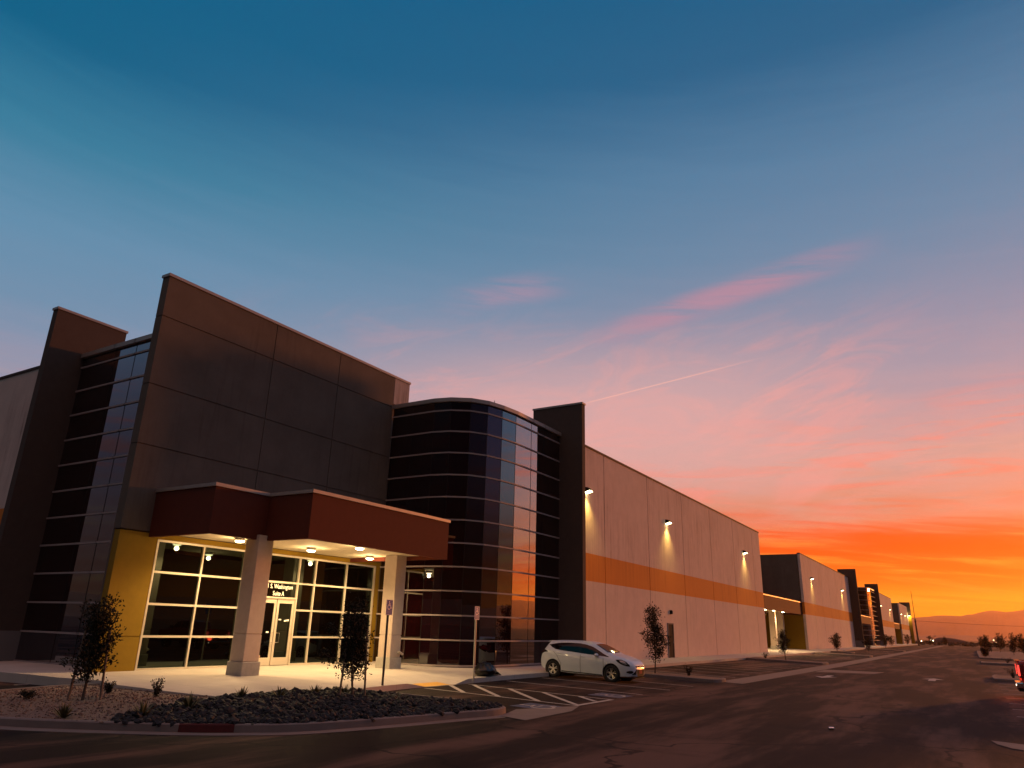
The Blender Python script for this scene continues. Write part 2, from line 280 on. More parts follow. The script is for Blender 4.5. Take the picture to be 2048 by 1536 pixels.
# ------------------------------------------------------------------ mesh helpers
class MB:
    def __init__(s): s.v = []; s.f = []
    def add(s, vs, fs):
        o = len(s.v); s.v += [tuple(v) for v in vs]; s.f += [tuple(i + o for i in f) for f in fs]; return s
    def box(s, x0, y0, z0, x1, y1, z1):
        x0, x1 = sorted((x0, x1)); y0, y1 = sorted((y0, y1)); z0, z1 = sorted((z0, z1))
        return s.add([(x0, y0, z0), (x1, y0, z0), (x1, y1, z0), (x0, y1, z0), (x0, y0, z1), (x1, y0, z1), (x1, y1, z1), (x0, y1, z1)],
                     [(0, 3, 2, 1), (4, 5, 6, 7), (0, 1, 5, 4), (1, 2, 6, 5), (2, 3, 7, 6), (3, 0, 4, 7)])
    def prism(s, poly, z0, z1):
        n = len(poly); A_ = sum(poly[i][0] * poly[(i + 1) % n][1] - poly[(i + 1) % n][0] * poly[i][1] for i in range(n))
        if A_ < 0: poly = poly[::-1]
        return s.add([(x, y, z0) for x, y in poly] + [(x, y, z1) for x, y in poly],
                     [tuple(range(n))[::-1], tuple(range(n, 2 * n))] + [(i, (i + 1) % n, n + (i + 1) % n, n + i) for i in range(n)])
    def tube(s, pts, r, n=8, cap=True):
        pts = [Vector(p) for p in pts]; rs = [float(q) for q in r] if isinstance(r, (list, tuple)) else [float(r)] * len(pts)
        vs, fs = [], []
        for i, p in enumerate(pts):
            d = (pts[min(i + 1, len(pts) - 1)] - pts[max(i - 1, 0)]).normalized()
            a = d.cross(Vector((0, 0, 1)) if abs(d.z) < 0.95 else Vector((1, 0, 0))).normalized(); b = d.cross(a)
            for k in range(n):
                t = 2 * math.pi * k / n; vs.append(p + rs[i] * (math.cos(t) * a + math.sin(t) * b))
        for i in range(len(pts) - 1):
            for k in range(n):
                fs.append((i * n + k, (i + 1) * n + k, (i + 1) * n + (k + 1) % n, i * n + (k + 1) % n))
        if cap: fs += [tuple(range(n)), tuple(range((len(pts) - 1) * n, len(pts) * n))[::-1]]
        return s.add(vs, fs)
    def beam(s, a, b, w, h, up=(0, 0, 1)):
        a, b = Vector(a), Vector(b); d = (b - a).normalized(); u = Vector(up); sd = d.cross(u).normalized(); u = sd.cross(d)
        vs = [p + sx * sd * w / 2 + sz * u * h / 2 for p in (a, b) for sx, sz in ((-1, -1), (1, -1), (1, 1), (-1, 1))]
        return s.add(vs, [(0, 1, 2, 3), (7, 6, 5, 4), (0, 4, 5, 1), (1, 5, 6, 2), (2, 6, 7, 3), (3, 7, 4, 0)])
    def lathe(s, c, prof, n=20, axis='Z', ring=False):
        vs, fs = [], []
        for r, z in prof:
            for k in range(n):
                t = 2 * math.pi * k / n; p = (r * math.cos(t), r * math.sin(t), z)
                if axis == 'Y': p = (p[0], p[2], p[1])
                if axis == 'X': p = (p[2], p[0], p[1])
                vs.append((c[0] + p[0], c[1] + p[1], c[2] + p[2]))
        for i in range(len(prof) - 1):
            for k in range(n): fs.append((i * n + k, i * n + (k + 1) % n, (i + 1) * n + (k + 1) % n, (i + 1) * n + k))
        m = len(prof)
        if ring: fs += [((m - 1) * n + k, (m - 1) * n + (k + 1) % n, (k + 1) % n, k) for k in range(n)]
        else: fs += [tuple(range(n))[::-1], tuple(range((m - 1) * n, m * n))]
        return s.add(vs, fs)
    def build(s, name, m, parent=None, smooth_=False, kind=None, fix=True):
        me = bpy.data.meshes.new(name); me.from_pydata(s.v, [], s.f); me.validate()
        if fix:
            b = bmesh.new(); b.from_mesh(me); bmesh.ops.recalc_face_normals(b, faces=b.faces); b.to_mesh(me); b.free()
        return link(name, me, m, parent, smooth_, kind)
def link(name, me, m, parent=None, smooth_=False, kind=None):
    o = bpy.data.objects.new(name, me); COL.objects.link(o)
    if m: me.materials.clear(); me.materials.append(m)
    if smooth_:
        for p in me.polygons: p.use_smooth = True
    if parent:
        o.parent = parent; o.matrix_parent_inverse = world_of(parent).inverted()
    if kind: o['kind'] = kind
    return o
def world_of(o):
    m = o.matrix_basis.copy()
    if o.parent: m = world_of(o.parent) @ o.matrix_parent_inverse @ m
    return m
def tag(o, label, cat, group=None, kind=None):
    o['label'] = label; o['category'] = cat
    if group: o['group'] = group
    if kind: o['kind'] = kind
    return o
def thing(name, loc, label, cat, group=None, rz=0.0):
    o = bpy.data.objects.new(name, None); COL.objects.link(o); o.location = loc; o.rotation_euler = (0, 0, rz); o.empty_display_size = 0.3
    return tag(o, label, cat, group)
def bevel(o, w=0.02, seg=2):
    md = o.modifiers.new("bevel", 'BEVEL'); md.width = w; md.segments = seg; md.limit_method = 'ANGLE'; return o
def copy_tree(o, loc, label, rz=None, scale=None):
    c = o.copy(); COL.objects.link(c); c.location = loc
    if rz is not None: c.rotation_euler = (0, 0, rz)
    if scale: c.scale = scale
    c['label'] = label
    for ch in list(o.children):
        d = ch.copy(); COL.objects.link(d); d.parent = c
        for g in list(ch.children):
            e = g.copy(); COL.objects.link(e); e.parent = d
    return c
def sheet(name, poly, zf, m, kind='structure', cuts_x=(), cuts_y=(), skirt=0.0):
    """a ground sheet over a plan polygon, its height given by zf(x, y)"""
    b = bmesh.new(); vs = [b.verts.new((x, y, 0)) for x, y in poly]; b.faces.new(vs)
    for ax, cuts in ((0, cuts_x), (1, cuts_y)):
        for c in cuts:
            p = [0, 0, 0]; p[ax] = c; n = [0, 0, 0]; n[ax] = 1
            bmesh.ops.bisect_plane(b, geom=b.verts[:] + b.edges[:] + b.faces[:], plane_co=p, plane_no=n)
    bmesh.ops.triangulate(b, faces=b.faces[:])
    for v in b.verts: v.co.z = zf(v.co.x, v.co.y)
    bmesh.ops.recalc_face_normals(b, faces=b.faces)
    if sum(f.normal.z for f in b.faces) < 0: bmesh.ops.reverse_faces(b, faces=b.faces)
    if skirt:
        ed = [e for e in b.edges if e.is_boundary]
        r = bmesh.ops.extrude_edge_only(b, edges=ed)
        for v in r['geom']:
            if isinstance(v, bmesh.types.BMVert): v.co.z -= skirt
    me = bpy.data.meshes.new(name); b.to_mesh(me); b.free()
    return link(name, me, m, None, False, kind)

interp = lambda x, xs, ys: float(np.interp(x, xs, ys))
lot_z = lambda x, y=0: interp(-x, (9.8, 15.4, 40), (0, 0.14, 0.14))
def walk_z(x, y=0):
    z = interp(-x, (15.4, 17.83, 22.7, 60), (0.30, 0.38, 0.45, 0.45))
    k = interp(y, (19.3, 20.3, 21.9, 22.7), (0, 1, 1, 0)) * interp(-x, (15.3, 15.6, 17.2), (1, 1, 0))
    return z * (1 - k) + k * (0.15 + 0.0 * x)
FRONT = [(-30, 5.6), (-24, 5.9), (-20, 6.55), (-17.8, 7.3), (-16.23, 7.98), (-15.12, 8.47), (-13.13, 9.67), (-12.15, 10.51), (-11.54, 11.3), (-11.05, 12.79), (-10.52, 15.02), (-10.22, 16.2), (-10.30, 16.9), (-10.72, 17.30), (-11.4, 17.4), (-13.2, 17.05)]
def plant_z(x, y):
    d = 99.0
    for (ax, ay), (bx, by) in zip(FRONT[:-1], FRONT[1:]):
        ux, uy = bx - ax, by - ay; t = max(0, min(1, ((x - ax) * ux + (y - ay) * uy) / (ux * ux + uy * uy)))
        d = min(d, math.hypot(x - ax - t * ux, y - ay - t * uy))
    hi = interp(-x, (10, 15.4, 18, 24), (0.16, 0.29, 0.32, 0.32))
    return 0.135 + (hi - 0.135) * min(1, d / 2.4)

# ================================================================== GROUND
def grid_disk(name, m, z, rmin, rmax):
    mb = MB(); n = 64; rs = [rmin * (rmax / rmin) ** (i / 8) for i in range(9)]
    vs = [(r * math.sin(2 * math.pi * k / n), r * math.cos(2 * math.pi * k / n), z) for r in rs for k in range(n)]; vs.append((0, 0, z))
    fs = [(i * n + k, (i + 1) * n + k, (i + 1) * n + (k + 1) % n, i * n + (k + 1) % n) for i in range(8) for k in range(n)] + [(k, (k + 1) % n, 8 * n + n) for k in range(n)]
    return mb.add(vs, fs).build(name, m, kind='structure')
grid_disk('ground', M['desert'], -0.06, 60, 7750)
sheet('road', [(-300, -60), (40, -60), (40, 300), (-300, 300)], lambda x, y: 0.0, M['asphalt'])
sheet('parking_lot', [(-9.8, 16.9), (-9.8, 295), (-16.2, 295), (-16.2, 16.9)], lambda x, y: lot_z(x) + 0.004, M['asphalt'], cuts_x=(-15.4,))
sheet('side_parking_lot', [(-19.75, 9.3), (-20.25, 12.5), (-70, 12.5), (-70, 4), (-24, 4)], lambda x, y: interp(y, (4, 9, 30), (0.004, 0.2, 0.2)), M['asphalt'], cuts_y=(9.0,))
walk_poly = [(-15.5, 79), (-15.5, 25), (-15.4, 22.6), (-15.4, 19.4), (-15.28, 18.0), (-15.02, 16.45), (-15.46, 15.05), (-15.42, 13.2), (-15.6, 12.45), (-16.41, 12.2), (-17.62, 11.99),
             (-19.35, 11.9), (-20.2, 12.25), (-21.5, 11.85), (-24, 11.6), (-70, 11.3), (-70, 20), (-24, 20), (-24, 79)]
sheet('sidewalk', walk_poly, walk_z, M['walk'], cuts_x=(-15.6, -16.4, -17.2, -17.83, -22.7), cuts_y=(19.3, 20.3, 21.9, 22.7), skirt=0.4)
sheet('far_sidewalk', [(-15.5, 79.0), (-15.5, 292), (-26, 292), (-26, 79.0)], walk_z, M['walk'], cuts_x=(-17.83, -22.7), skirt=0.4)
# tactile strip on the ramp
sheet('tactile_paving', [(-15.45, 20.35), (-15.45, 21.75), (-16.05, 21.75), (-16.05, 20.35)], lambda x, y: walk_z(x, y) + 0.006, M['domes'], cuts_x=(-15.6,))

# planter: rock bed, gravel bed, kerb
front = FRONT[:14]
back = [(-11.4, 17.34), (-13.17, 17.0), (-14.87, 16.85), (-15.02, 16.5)]
rock_poly = [(-14.35, 8.9), (-13.13, 9.72), (-12.15, 10.56), (-11.58, 11.33), (-11.1, 12.8), (-10.57, 15.05), (-10.28, 16.2), (-10.36, 16.86), (-10.74, 17.22), (-11.4, 17.26), (-13.17, 16.95), (-14.87, 16.8), (-15.06, 16.4),
             (-15.5, 15.05), (-15.46, 13.2), (-15.62, 12.5), (-15.35, 11.57), (-14.9, 9.82)]
grav_poly = [(-30, 5.65), (-24, 5.95), (-20, 6.6), (-17.8, 7.35), (-16.23, 8.03), (-15.12, 8.52), (-14.35, 8.9), (-14.9, 9.82), (-15.35, 11.57), (-15.62, 12.5), (-16.41, 12.25), (-17.62, 12.04), (-19.4, 11.95), (-20.1, 12.2), (-20.2, 11.1), (-19.7, 9.5), (-22, 6.2)][:-1]
grav_poly = grav_poly[:-1] + [(-20.2, 11.1), (-19.7, 9.4), (-21.5, 8.0), (-30, 7.6)]
sheet('planter_soil', rock_poly, lambda x, y: plant_z(x, y) - 0.02, M['rocksoil'], cuts_x=(-11.2, -12, -12.8, -13.6, -14.4, -15.2), cuts_y=(9.5, 10.3, 11, 12, 13, 14, 15, 16))
o = sheet('gravel_bed', grav_poly, lambda x, y: plant_z(x, y) - 0.005, M['gravel'], kind='structure', cuts_x=(-15.2, -16, -17, -18, -19, -20), cuts_y=(6.5, 7.3, 8, 8.7, 9.4, 10.2, 11))
def sweep(name, pts, prof, m, zf, closed=False, kind='structure'):
    """cross-section prof [(offset to the left, height)] along a plan polyline"""
    mb = MB(); P = [Vector((x, y, 0)) for x, y in pts]; n = len(P); L = len(prof); vs, fs = [], []
    for i in range(n):
        a = P[(i - 1) % n] if closed or i else P[0]; b = P[(i + 1) % n] if closed or i < n - 1 else P[-1]
        d = (b - a).normalized(); s = Vector((-d.y, d.x, 0))
        for o_, h in prof: q = P[i] + s * o_; vs.append((q.x, q.y, zf(P[i].x, P[i].y) + h))
    for i in range(n if closed else n - 1):
        for k in range(L): fs.append((i * L + k, i * L + (k + 1) % L, ((i + 1) % n) * L + (k + 1) % L, ((i + 1) % n) * L + k))
    if not closed: fs += [tuple(range(L)), tuple(range((n - 1) * L, n * L))[::-1]]
    return mb.add(vs, fs).build(name, m, kind=kind)
kp = lambda h, w=0.15: [(-0.035, -0.35), (0.0, h - 0.02), (0.03, h), (w, h), (w, -0.35)]
def dens(pts, k=4):
    """smooth a plan polyline (Catmull-Rom)"""
    P = [Vector((x, y)) for x, y in pts]; out = []
    for i in range(len(P) - 1):
        p0, p1, p2, p3 = P[max(i - 1, 0)], P[i], P[i + 1], P[min(i + 2, len(P) - 1)]
        for j in range(k):
            t = j / k; out.append(0.5 * ((2 * p1) + (p2 - p0) * t + (2 * p0 - 5 * p1 + 4 * p2 - p3) * t * t + (3 * p1 - p0 - 3 * p2 + p3) * t ** 3))
    out.append(P[-1]); return [(p.x, p.y) for p in out]
fr = dens(front + [(-11.4, 17.40)])
sweep('planter_kerb', fr, kp(0.155), M['kerb'], lambda x, y: 0.0)
sweep('planter_back_kerb', [(-11.35, 17.40), (-13.17, 17.08), (-14.85, 16.93), (-15.3, 16.9)], kp(0.155), M['kerb'], lambda x, y: lot_z(x))
sweep('gutter_pan', fr, [(0.02, -0.05), (0.02, 0.010), (-0.34, 0.006), (-0.34, -0.05)], M['gutter'], lambda x, y: 0.0)
sweep('side_kerb', [(-20.3, 12.3), (-20.3, 11.1), (-19.8, 9.4), (-21.4, 8.05), (-30, 7.7)], [(-0.06, -0.2), (-0.06, 0.34), (0.09, 0.34), (0.09, -0.2)], M['kerb'], lambda x, y: 0.0)
sheet('gutter_apron', [(-10.05, 16.3), (-9.2, 16.0), (-9.3, 18.6), (-9.75, 20.0), (-10.5, 17.75)], lambda x, y: lot_z(x) + 0.010, M['gutter'])
sheet('valley_gutter', [(-9.95, 34.3), (-8.75, 33.9), (-8.35, 60), (-8.35, 290), (-9.55, 290), (-9.6, 60)], lambda x, y: lot_z(x) + 0.012, M['gutter'])
sheet('side_apron', [(-8.4, 49.3), (-5.3, 50.4), (-5.0, 53.4), (-8.4, 53.2)], lambda x, y: 0.008, M['gutter'])
# red painted kerb stretch, 4 mm proud of the kerb face
i0 = [i for i, p in enumerate(fr) if p[0] > -13.15][0]; i1 = [i for i, p in enumerate(fr) if p[0] > -12.35][0]
sweep('red_kerb_marking', fr[i0:i1 + 1], [(-0.030, 0.014), (-0.0045, 0.137), (0.028, 0.159), (0.10, 0.159), (0.10, 0.1)], M['redpaint'], lambda x, y: 0.0)

# road markings
mk = MB()
def stripe(a, b, w=0.10):
    ax, ay = a; bx, by = b; d = Vector((bx - ax, by - ay, 0)).normalized(); s = Vector((-d.y, d.x, 0)) * w / 2
    k = 6; pts = []
    for i in range(k + 1):
        x, y = ax + (bx - ax) * i / k, ay + (by - ay) * i / k; z = lot_z(x) + 0.009
        pts += [(x + s.x, y + s.y, z), (x - s.x, y - s.y, z)]
    mk.add(pts, [(2 * i, 2 * i + 2, 2 * i + 3, 2 * i + 1) for i in range(k)])
for y in (20.0, 22.5, 25.05, 27.8, 30.5): stripe((-15.25, y), (-9.85, y))
stripe((-9.87, 19.95), (-9.87, 22.55), 0.16)
for a, b in (((-15.34, 21.56), (-13.75, 20.05)), ((-15.0, 22.45), (-12.47, 20.05)), ((-13.55, 22.45), (-11.1, 20.05)), ((-12.25, 22.45), (-9.95, 20.2)), ((-10.95, 22.45), (-9.97, 21.55))): stripe(a, b, 0.15)
for i in range(9): stripe((-15.15, 38.2 + 2.72 * i), (-10.2, 38.2 + 2.72 * i))
for i in range(10): stripe((-15.15, 66.0 + 2.72 * i), (-10.2, 66.0 + 2.72 * i))
for i in range(16): stripe((-15.15, 96.0 + 2.72 * i), (-10.2, 96.0 + 2.72 * i))
for y in (26.9, 29.6, 32.25, 35.1, 37.9, 40.85, 43.6, 46.3): stripe((0.75, y), (6.1, y))
for y in (56.5, 59.2, 61.9, 64.6, 67.3, 70, 72.7, 75.4, 78.1): stripe((0.75, y), (6.1, y))
for x in (-60, -57.2, -54.5, -51.8, -49, -46.3, -43.6, -40.9, -38.1, -35.4, -32.7, -30, -27.3, -22.75):
    mk.add([(x, 7.4, 0.146), (x + 0.1, 7.4, 0.146), (x + 0.1, 12.2, 0.212), (x, 12.2, 0.212)], [(0, 1, 2, 3)])
def arrow(x, y, sgn):
    z = 0.006
    mk.add([(x - 0.17, y - 1.35 * sgn, z), (x + 0.17, y - 1.35 * sgn, z), (x + 0.17, y + 0.2 * sgn, z), (x - 0.17, y + 0.2 * sgn, z)], [(0, 1, 2, 3)])
    mk.add([(x - 0.55, y + 0.2 * sgn, z), (x + 0.55, y + 0.2 * sgn, z), (x, y + 1.6 * sgn, z)], [(0, 1, 2)])
arrow(-2.15, 47.0, 1); arrow(-7.0, 44.4, -1)
mk.build('road_markings', M['line'], kind='structure')
def wheelchair(mb, to):
    """access symbol in a 1 x 1 square, mapped by to(u, v)"""
    def bar(a, b, w=0.075):
        a, b = Vector(a), Vector(b); d = (b - a).normalized(); s = Vector((-d.y, d.x)) * w / 2
        mb.add([to(*(a + s)), to(*(b + s)), to(*(b - s)), to(*(a - s))], [(0, 1, 2, 3)])
    n = 10; mb.add([to(0.44 + 0.07 * math.cos(2 * math.pi * k / n), 0.90 + 0.07 * math.sin(2 * math.pi * k / n)) for k in range(n)], [tuple(range(n))])
    bar((0.44, 0.82), (0.46, 0.47)); bar((0.455, 0.66), (0.66, 0.66)); bar((0.44, 0.48), (0.69, 0.48)); bar((0.68, 0.50), (0.80, 0.20)); bar((0.78, 0.20), (0.88, 0.24))
    a0, a1 = rad(115), rad(345)
    P = [(a0 + (a1 - a0) * i / 14) for i in range(15)]
    for r0, r1 in ((0.23, 0.305),):
        vs = [to(0.44 + r * math.cos(t), 0.34 + r * math.sin(t)) for t in P for r in (r0, r1)]
        mb.add(vs, [(2 * i, 2 * i + 1, 2 * i + 3, 2 * i + 2) for i in range(14)])
for cx, cy in ((-10.45, 18.85), (-10.45, 23.75)):
    s_ = 1.15
    sheet('blue_stall_marking', [(cx - s_ / 2, cy - s_ / 2), (cx + s_ / 2, cy - s_ / 2), (cx + s_ / 2, cy + s_ / 2), (cx - s_ / 2, cy + s_ / 2)], lambda x, y: lot_z(x) + 0.009, M['isablue'])
    mb = MB(); wheelchair(mb, lambda u, v, cx=cx, cy=cy: (cx + s_ * 0.5 - v * s_, cy - s_ * 0.5 + u * s_, lot_z(cx + s_ * 0.5 - v * s_) + 0.014)); mb.build('access_symbol_marking', M['line'], kind='structure')

# kerbed islands in the lots
def island(pts, zf, name='parking_island'):
    P = dens(pts + [pts[0]], 4)[:-1]
    A_ = sum(P[i][0] * P[(i + 1) % len(P)][1] - P[(i + 1) % len(P)][0] * P[i][1] for i in range(len(P)))
    if A_ < 0: P = P[::-1]
    sweep(name + '_kerb', P, kp(0.15), M['kerb'], zf, closed=True)
    q = Vector((sum(p[0] for p in P) / len(P), sum(p[1] for p in P) / len(P)))
    inn = [(Vector(p) + (q - Vector(p)).normalized() * 0.1) for p in P]
    sheet(name, [(p.x, p.y) for p in inn], lambda x, y: zf(x, y) + 0.135, M['gravel'])
island([(-15.4, 33.3), (-10.6, 33.3), (-9.75, 33.7), (-9.75, 34.9), (-10.6, 35.4), (-15.4, 35.4)], lot_z)
island([(-15.4, 61.2), (-10.6, 61.2), (-9.8, 61.6), (-9.8, 63.6), (-10.6, 64.0), (-15.4, 64.0)], lot_z)
island([(-15.4, 91.0), (-10.6, 91.0), (-9.8, 91.4), (-9.8, 94.0), (-10.6, 94.4), (-15.4, 94.4)], lot_z)
island([(-16.6, 103.4), (-13.6, 103.6), (-13.4, 107.5), (-16.6, 107.5)], lot_z)
island([(-15.4, 138.0), (-10.6, 138.0), (-9.8, 138.4), (-9.8, 142.0), (-10.6, 142.4), (-15.4, 142.4)], lot_z)
flat = lambda x, y: 0.0
island([(0.62, 49.2), (1.3, 48.6), (6.0, 48.6), (6.0, 53.6), (1.5, 54.6), (0.7, 53.8)], flat)
island([(0.35, 84.0), (1.0, 82.4), (8.5, 82.4), (8.5, 88), (1.0, 88), (0.4, 87)], flat)
island([(0.3, 108), (1.2, 106), (9.0, 106), (9.0, 172), (1.2, 172), (0.3, 168)], flat)
sheet('corner_apron', [(0.02, 20.1), (0.12, 19.5), (0.35, 19.0), (0.75, 18.7), (6.0, 18.0), (6.0, 19.6), (0.9, 19.75)], lambda x, y: 0.012, M['gutter'])

# rock mulch (thousands of pieces: one object)
def inside(x, y, poly):
    r = False; n = len(poly)
    for i in range(n):
        (x0, y0), (x1, y1) = poly[i], poly[(i + 1) % n]
        if (y0 > y) != (y1 > y) and x < (x1 - x0) * (y - y0) / (y1 - y0) + x0: r = not r
    return r
def rocks(name, poly, count, r0, r1, m, zf, sub=1):
    b = bmesh.new(); bmesh.ops.create_icosphere(b, subdivisions=sub, radius=1.0)
    bv = np.array([v.co[:] for v in b.verts]); bf = [tuple(v.index for v in f.verts) for f in b.faces]; b.free()
    rng = np.random.default_rng(5); mb = MB(); xs = [p[0] for p in poly]; ys = [p[1] for p in poly]; k = 0
    while k < count:
        x, y = rng.uniform(min(xs), max(xs)), rng.uniform(min(ys), max(ys))
        if not inside(x, y, poly): continue
        r = r0 + (r1 - r0) * rng.random() ** 2.2; sc = rng.uniform(0.6, 1.25, 3) * r * np.array((1, 1, 0.75))
        q = Matrix.Rotation(rng.uniform(0, 6.28), 3, 'Z') @ Matrix.Rotation(rng.uniform(-0.8, 0.8), 3, 'X')
        v = (bv * rng.uniform(0.75, 1.2, (len(bv), 1)) * sc) @ np.array(q).T + np.array((x, y, zf(x, y) + r * rng.uniform(-0.1, 0.45)))
        mb.add(v.tolist(), bf); k += 1
    return mb.build(name, m, kind='stuff', fix=False)
o = rocks('rock_mulch', rock_poly, 5200, 0.03, 0.115, M['rock'], plant_z); o['label'] = 'dark slate rocks filling the kerbed planter bed'; o['category'] = 'rock mulch'
o = rocks('loose_gravel', grav_poly, 5200, 0.010, 0.034, M['gravel'], plant_z, 1); o['label'] = 'tan crushed gravel spread around the left tree'; o['category'] = 'gravel'

# ================================================================== FAR TERRAIN
def ridge(name, R0, R1, prof, m, seed, rows=7, step=0.35):
    rng = np.random.default_rng(seed); az_ = np.arange(-180, 180, step); n = len(az_)
    h = np.zeros(n)
    for k in range(1, 60): h += rng.normal() / k ** 0.95 * np.cos(np.radians(az_) * k + rng.uniform(0, 6.28))
    h = prof(az_, h)
    vs, fs = [], []
    for j in range(rows):
        t = j / (rows - 1); R = R0 + (R1 - R0) * t
        jit = rng.normal(0, 0.05, n) * math.sin(math.pi * t)
        for i in range(n):
            a = math.radians(az_[i]); z = -3 + (math.tan(math.radians(h[i])) * R1 + 3) * min(1, max(0, t ** 1.25 + jit[i] * 1.6))
            vs.append((R * math.sin(a), R * math.cos(a), z))
    for j in range(rows - 1):
        for i in range(n): fs.append((j * n + i, j * n + (i + 1) % n, (j + 1) * n + (i + 1) % n, (j + 1) * n + i))
    return MB().add(vs, fs).build(name, m, kind='structure', smooth_=True)
PA = [(-4.5, 1.25), (-3.42, 1.32), (-2.9, 1.36), (-2.31, 1.41), (-1.7, 1.50), (-1.0, 1.49), (-0.35, 1.47), (-0.11, 1.57), (0.1, 1.55), (0.51, 1.68), (0.77, 1.77), (1.32, 1.84), (1.7, 1.80), (2.0, 1.75), (2.5, 1.80), (3.0, 1.90), (4.5, 2.2), (6, 2.3)]
def prof1(a, h):
    base = 1.7 + 0.55 * h; base = np.clip(base, 0.7, 3.2)
    k = np.clip((np.abs(a - 0.6) - 4.2) / 3.0, 0, 1); p = np.interp(a, [x for x, _ in PA], [y for _, y in PA])
    return k * base + (1 - k) * p
ridge('mountains', 5600, 7600, prof1, M['mount'], 11)
def prof2(a, h):
    p = np.interp(a, (-6, -3.4, -0.93, 0.84, 2, 4), (0.1, 0.19, 0.33, 0.28, 0.2, 0.12)); k = np.clip((np.abs(a) - 4) / 3, 0, 1)
    return k * np.clip(0.15 + 0.2 * h, 0.05, 0.5) + (1 - k) * p
ridge('foothills', 2800, 3400, prof2, M['mount'], 4, rows=4, step=0.5)
o = rocks('desert_scrub', [(-45, 302), (60, 302), (170, 620), (-75, 620)], 2600, 0.35, 1.25, M['leaf'], lambda x, y: -0.15)
o['label'] = 'dark low scrub filling the ground beyond the road end'; o['category'] = 'scrub'
# dark earth mound beyond the road end
mb = MB(); n = 24
vs, fs = [], []
for j in range(6):
    t = j / 5
    for k in range(n):
        a = 2 * math.pi * k / n; r = (1 - t) * (1 + 0.12 * math.sin(3 * a + 1))
        vs.append((-13.0 + 12.0 * r * math.cos(a) - 4.0 * t, 560 + 9 * r * math.sin(a), -0.1 + 3.3 * math.sin(t * math.pi / 2) ** 0.9 + 0.25 * math.sin(5 * a) * (1 - t)))
for j in range(5):
    for k in range(n): fs.append((j * n + k, j * n + (k + 1) % n, (j + 1) * n + (k + 1) % n, (j + 1) * n + k))
fs.append(tuple(range(5 * n, 6 * n)))
mb.add(vs, fs).build('earth_mound', M['desert'], kind='structure', smooth_=True)

# ================================================================== NEAR BUILDING
XW, XA, YL = -17.83, -22.70, 14.60
ROWS = [0.46, 1.47, 2.47, 3.48, 4.50, 5.52, 6.53, 7.55, 8.56, 9.58, 10.59, 11.60]
bld = thing('warehouse', (-22.7, 20.0, 0.42), 'big brown and grey tilt-up warehouse with curved glass bay and lit entrance canopy', 'warehouse')
def wall_panels(ys, x, z0, z1, th=0.3, gap=0.07):
    mb = MB()
    for a, b in zip(ys[:-1], ys[1:]): mb.box(x - th, a + gap / 2, z0, x, b - gap / 2, z1)
    mb.box(x - th - 0.1, ys[0] + 0.02, z0, x - 0.16, ys[-1] - 0.02, z1 - 0.02)
    return mb
wall_panels([34.47, 40.03, 47.25, 54.5, 61.85, 69.1, 76.4, 79.6], XW, 0.2, 12.18).build('wall', M['wall'], bld)
MB().box(XW - 0.36, 34.47, 12.183, XW + 0.04, 79.64, 12.30).build('coping', M['dcoping'], bld)
MB().box(-45, 79.30, 0.2, XW - 0.42, 79.6, 12.15).build('wall', M['wall'], bld)
MB().prism([(-70, 15.1), (-23.2, 15.1), (-23.2, 27.2), (-20.2, 27.2), (-19.6, 27.9), (-19.2, 34.0), (XW - 0.5, 34.5), (XW - 0.5, 79.25), (-70, 79.25)], 11.3, 11.6).build('roof', M['roof'], bld)
# left wing
mb = MB()
for a, b in ((-33.05, -29.95), (-36.9, -33.05), (-44.2, -36.9), (-51.5, -44.2), (-58.8, -51.5), (-70, -58.8)): mb.box(b if b < a else a, YL, 0.2, (a if b < a else b) - 0.04, YL + 0.3, 12.18)
mb.box(-70, YL + 0.06, 0.2, -29.95, YL + 0.4, 12.1)
mb.build('wall', M['wall'], bld)
MB().box(-70, YL - 0.04, 12.183, -29.95, YL + 0.36, 12.30).build('coping', M['dcoping'], bld)
# fins
MB().box(-19.46, 34.10, 0.2, -16.42, 34.45, 13.70).build('fin_wall', M['fin'], bld)
MB().box(-19.5, 34.06, 13.703, -16.38, 34.49, 13.80).build('coping', M['coping'], bld)
MB().box(-29.93, 13.20, 0.2, -29.57, 16.10, 13.70).build('fin_wall', M['fin'], bld)
MB().box(-29.97, 13.16, 13.703, -29.53, 16.14, 13.80).build('coping', M['coping'], bld)
# tall entrance panel (face at XA), grooved into precast pieces
mb = MB(); yy = [13.45, 18.41, 22.1, 25.9]; zz = [4.72, 7.52, 9.60, 12.10, 13.62]; g = 0.035
for a, b in zip(yy[:-1], yy[1:]):
    for c, d in zip(zz[:-1], zz[1:]): mb.box(XA - 0.39, a + (g / 2 if a > 14 else 0), c + g / 2, XA, b - g / 2, d - (g / 2 if d < 13 else 0))
mb.box(XA - 0.40, 13.47, 4.72, XA - 0.03, 25.88, 13.6)
mb.box(XA - 0.39, 13.45, 0.2, XA - 0.302, 14.80, 4.72)
mb.build('tall_wall', M['brown'], bld)
mb = MB(); mb.box(XA - 0.39, 25.92, 12.3, XA, 27.05, 13.62); mb.build('parapet_return', M['pale'], bld)
MB().box(XA - 0.39, 25.92, 0.2, XA - 0.05, 27.05, 12.28).build('tall_wall', M['brown'], bld)
MB().box(XA - 0.43, 13.41, 13.623, XA + 0.04, 27.09, 13.73).build('coping', M['coping'], bld)
mb = MB()
mb.box(XA - 0.30, 13.46, 0.2, XA, 14.80, 1.46); mb.box(XA - 0.30, 13.46, 1.49, XA, 14.80, 4.69); mb.box(XA - 0.30, 13.47, 1.4, XA - 0.02, 14.79, 1.6)
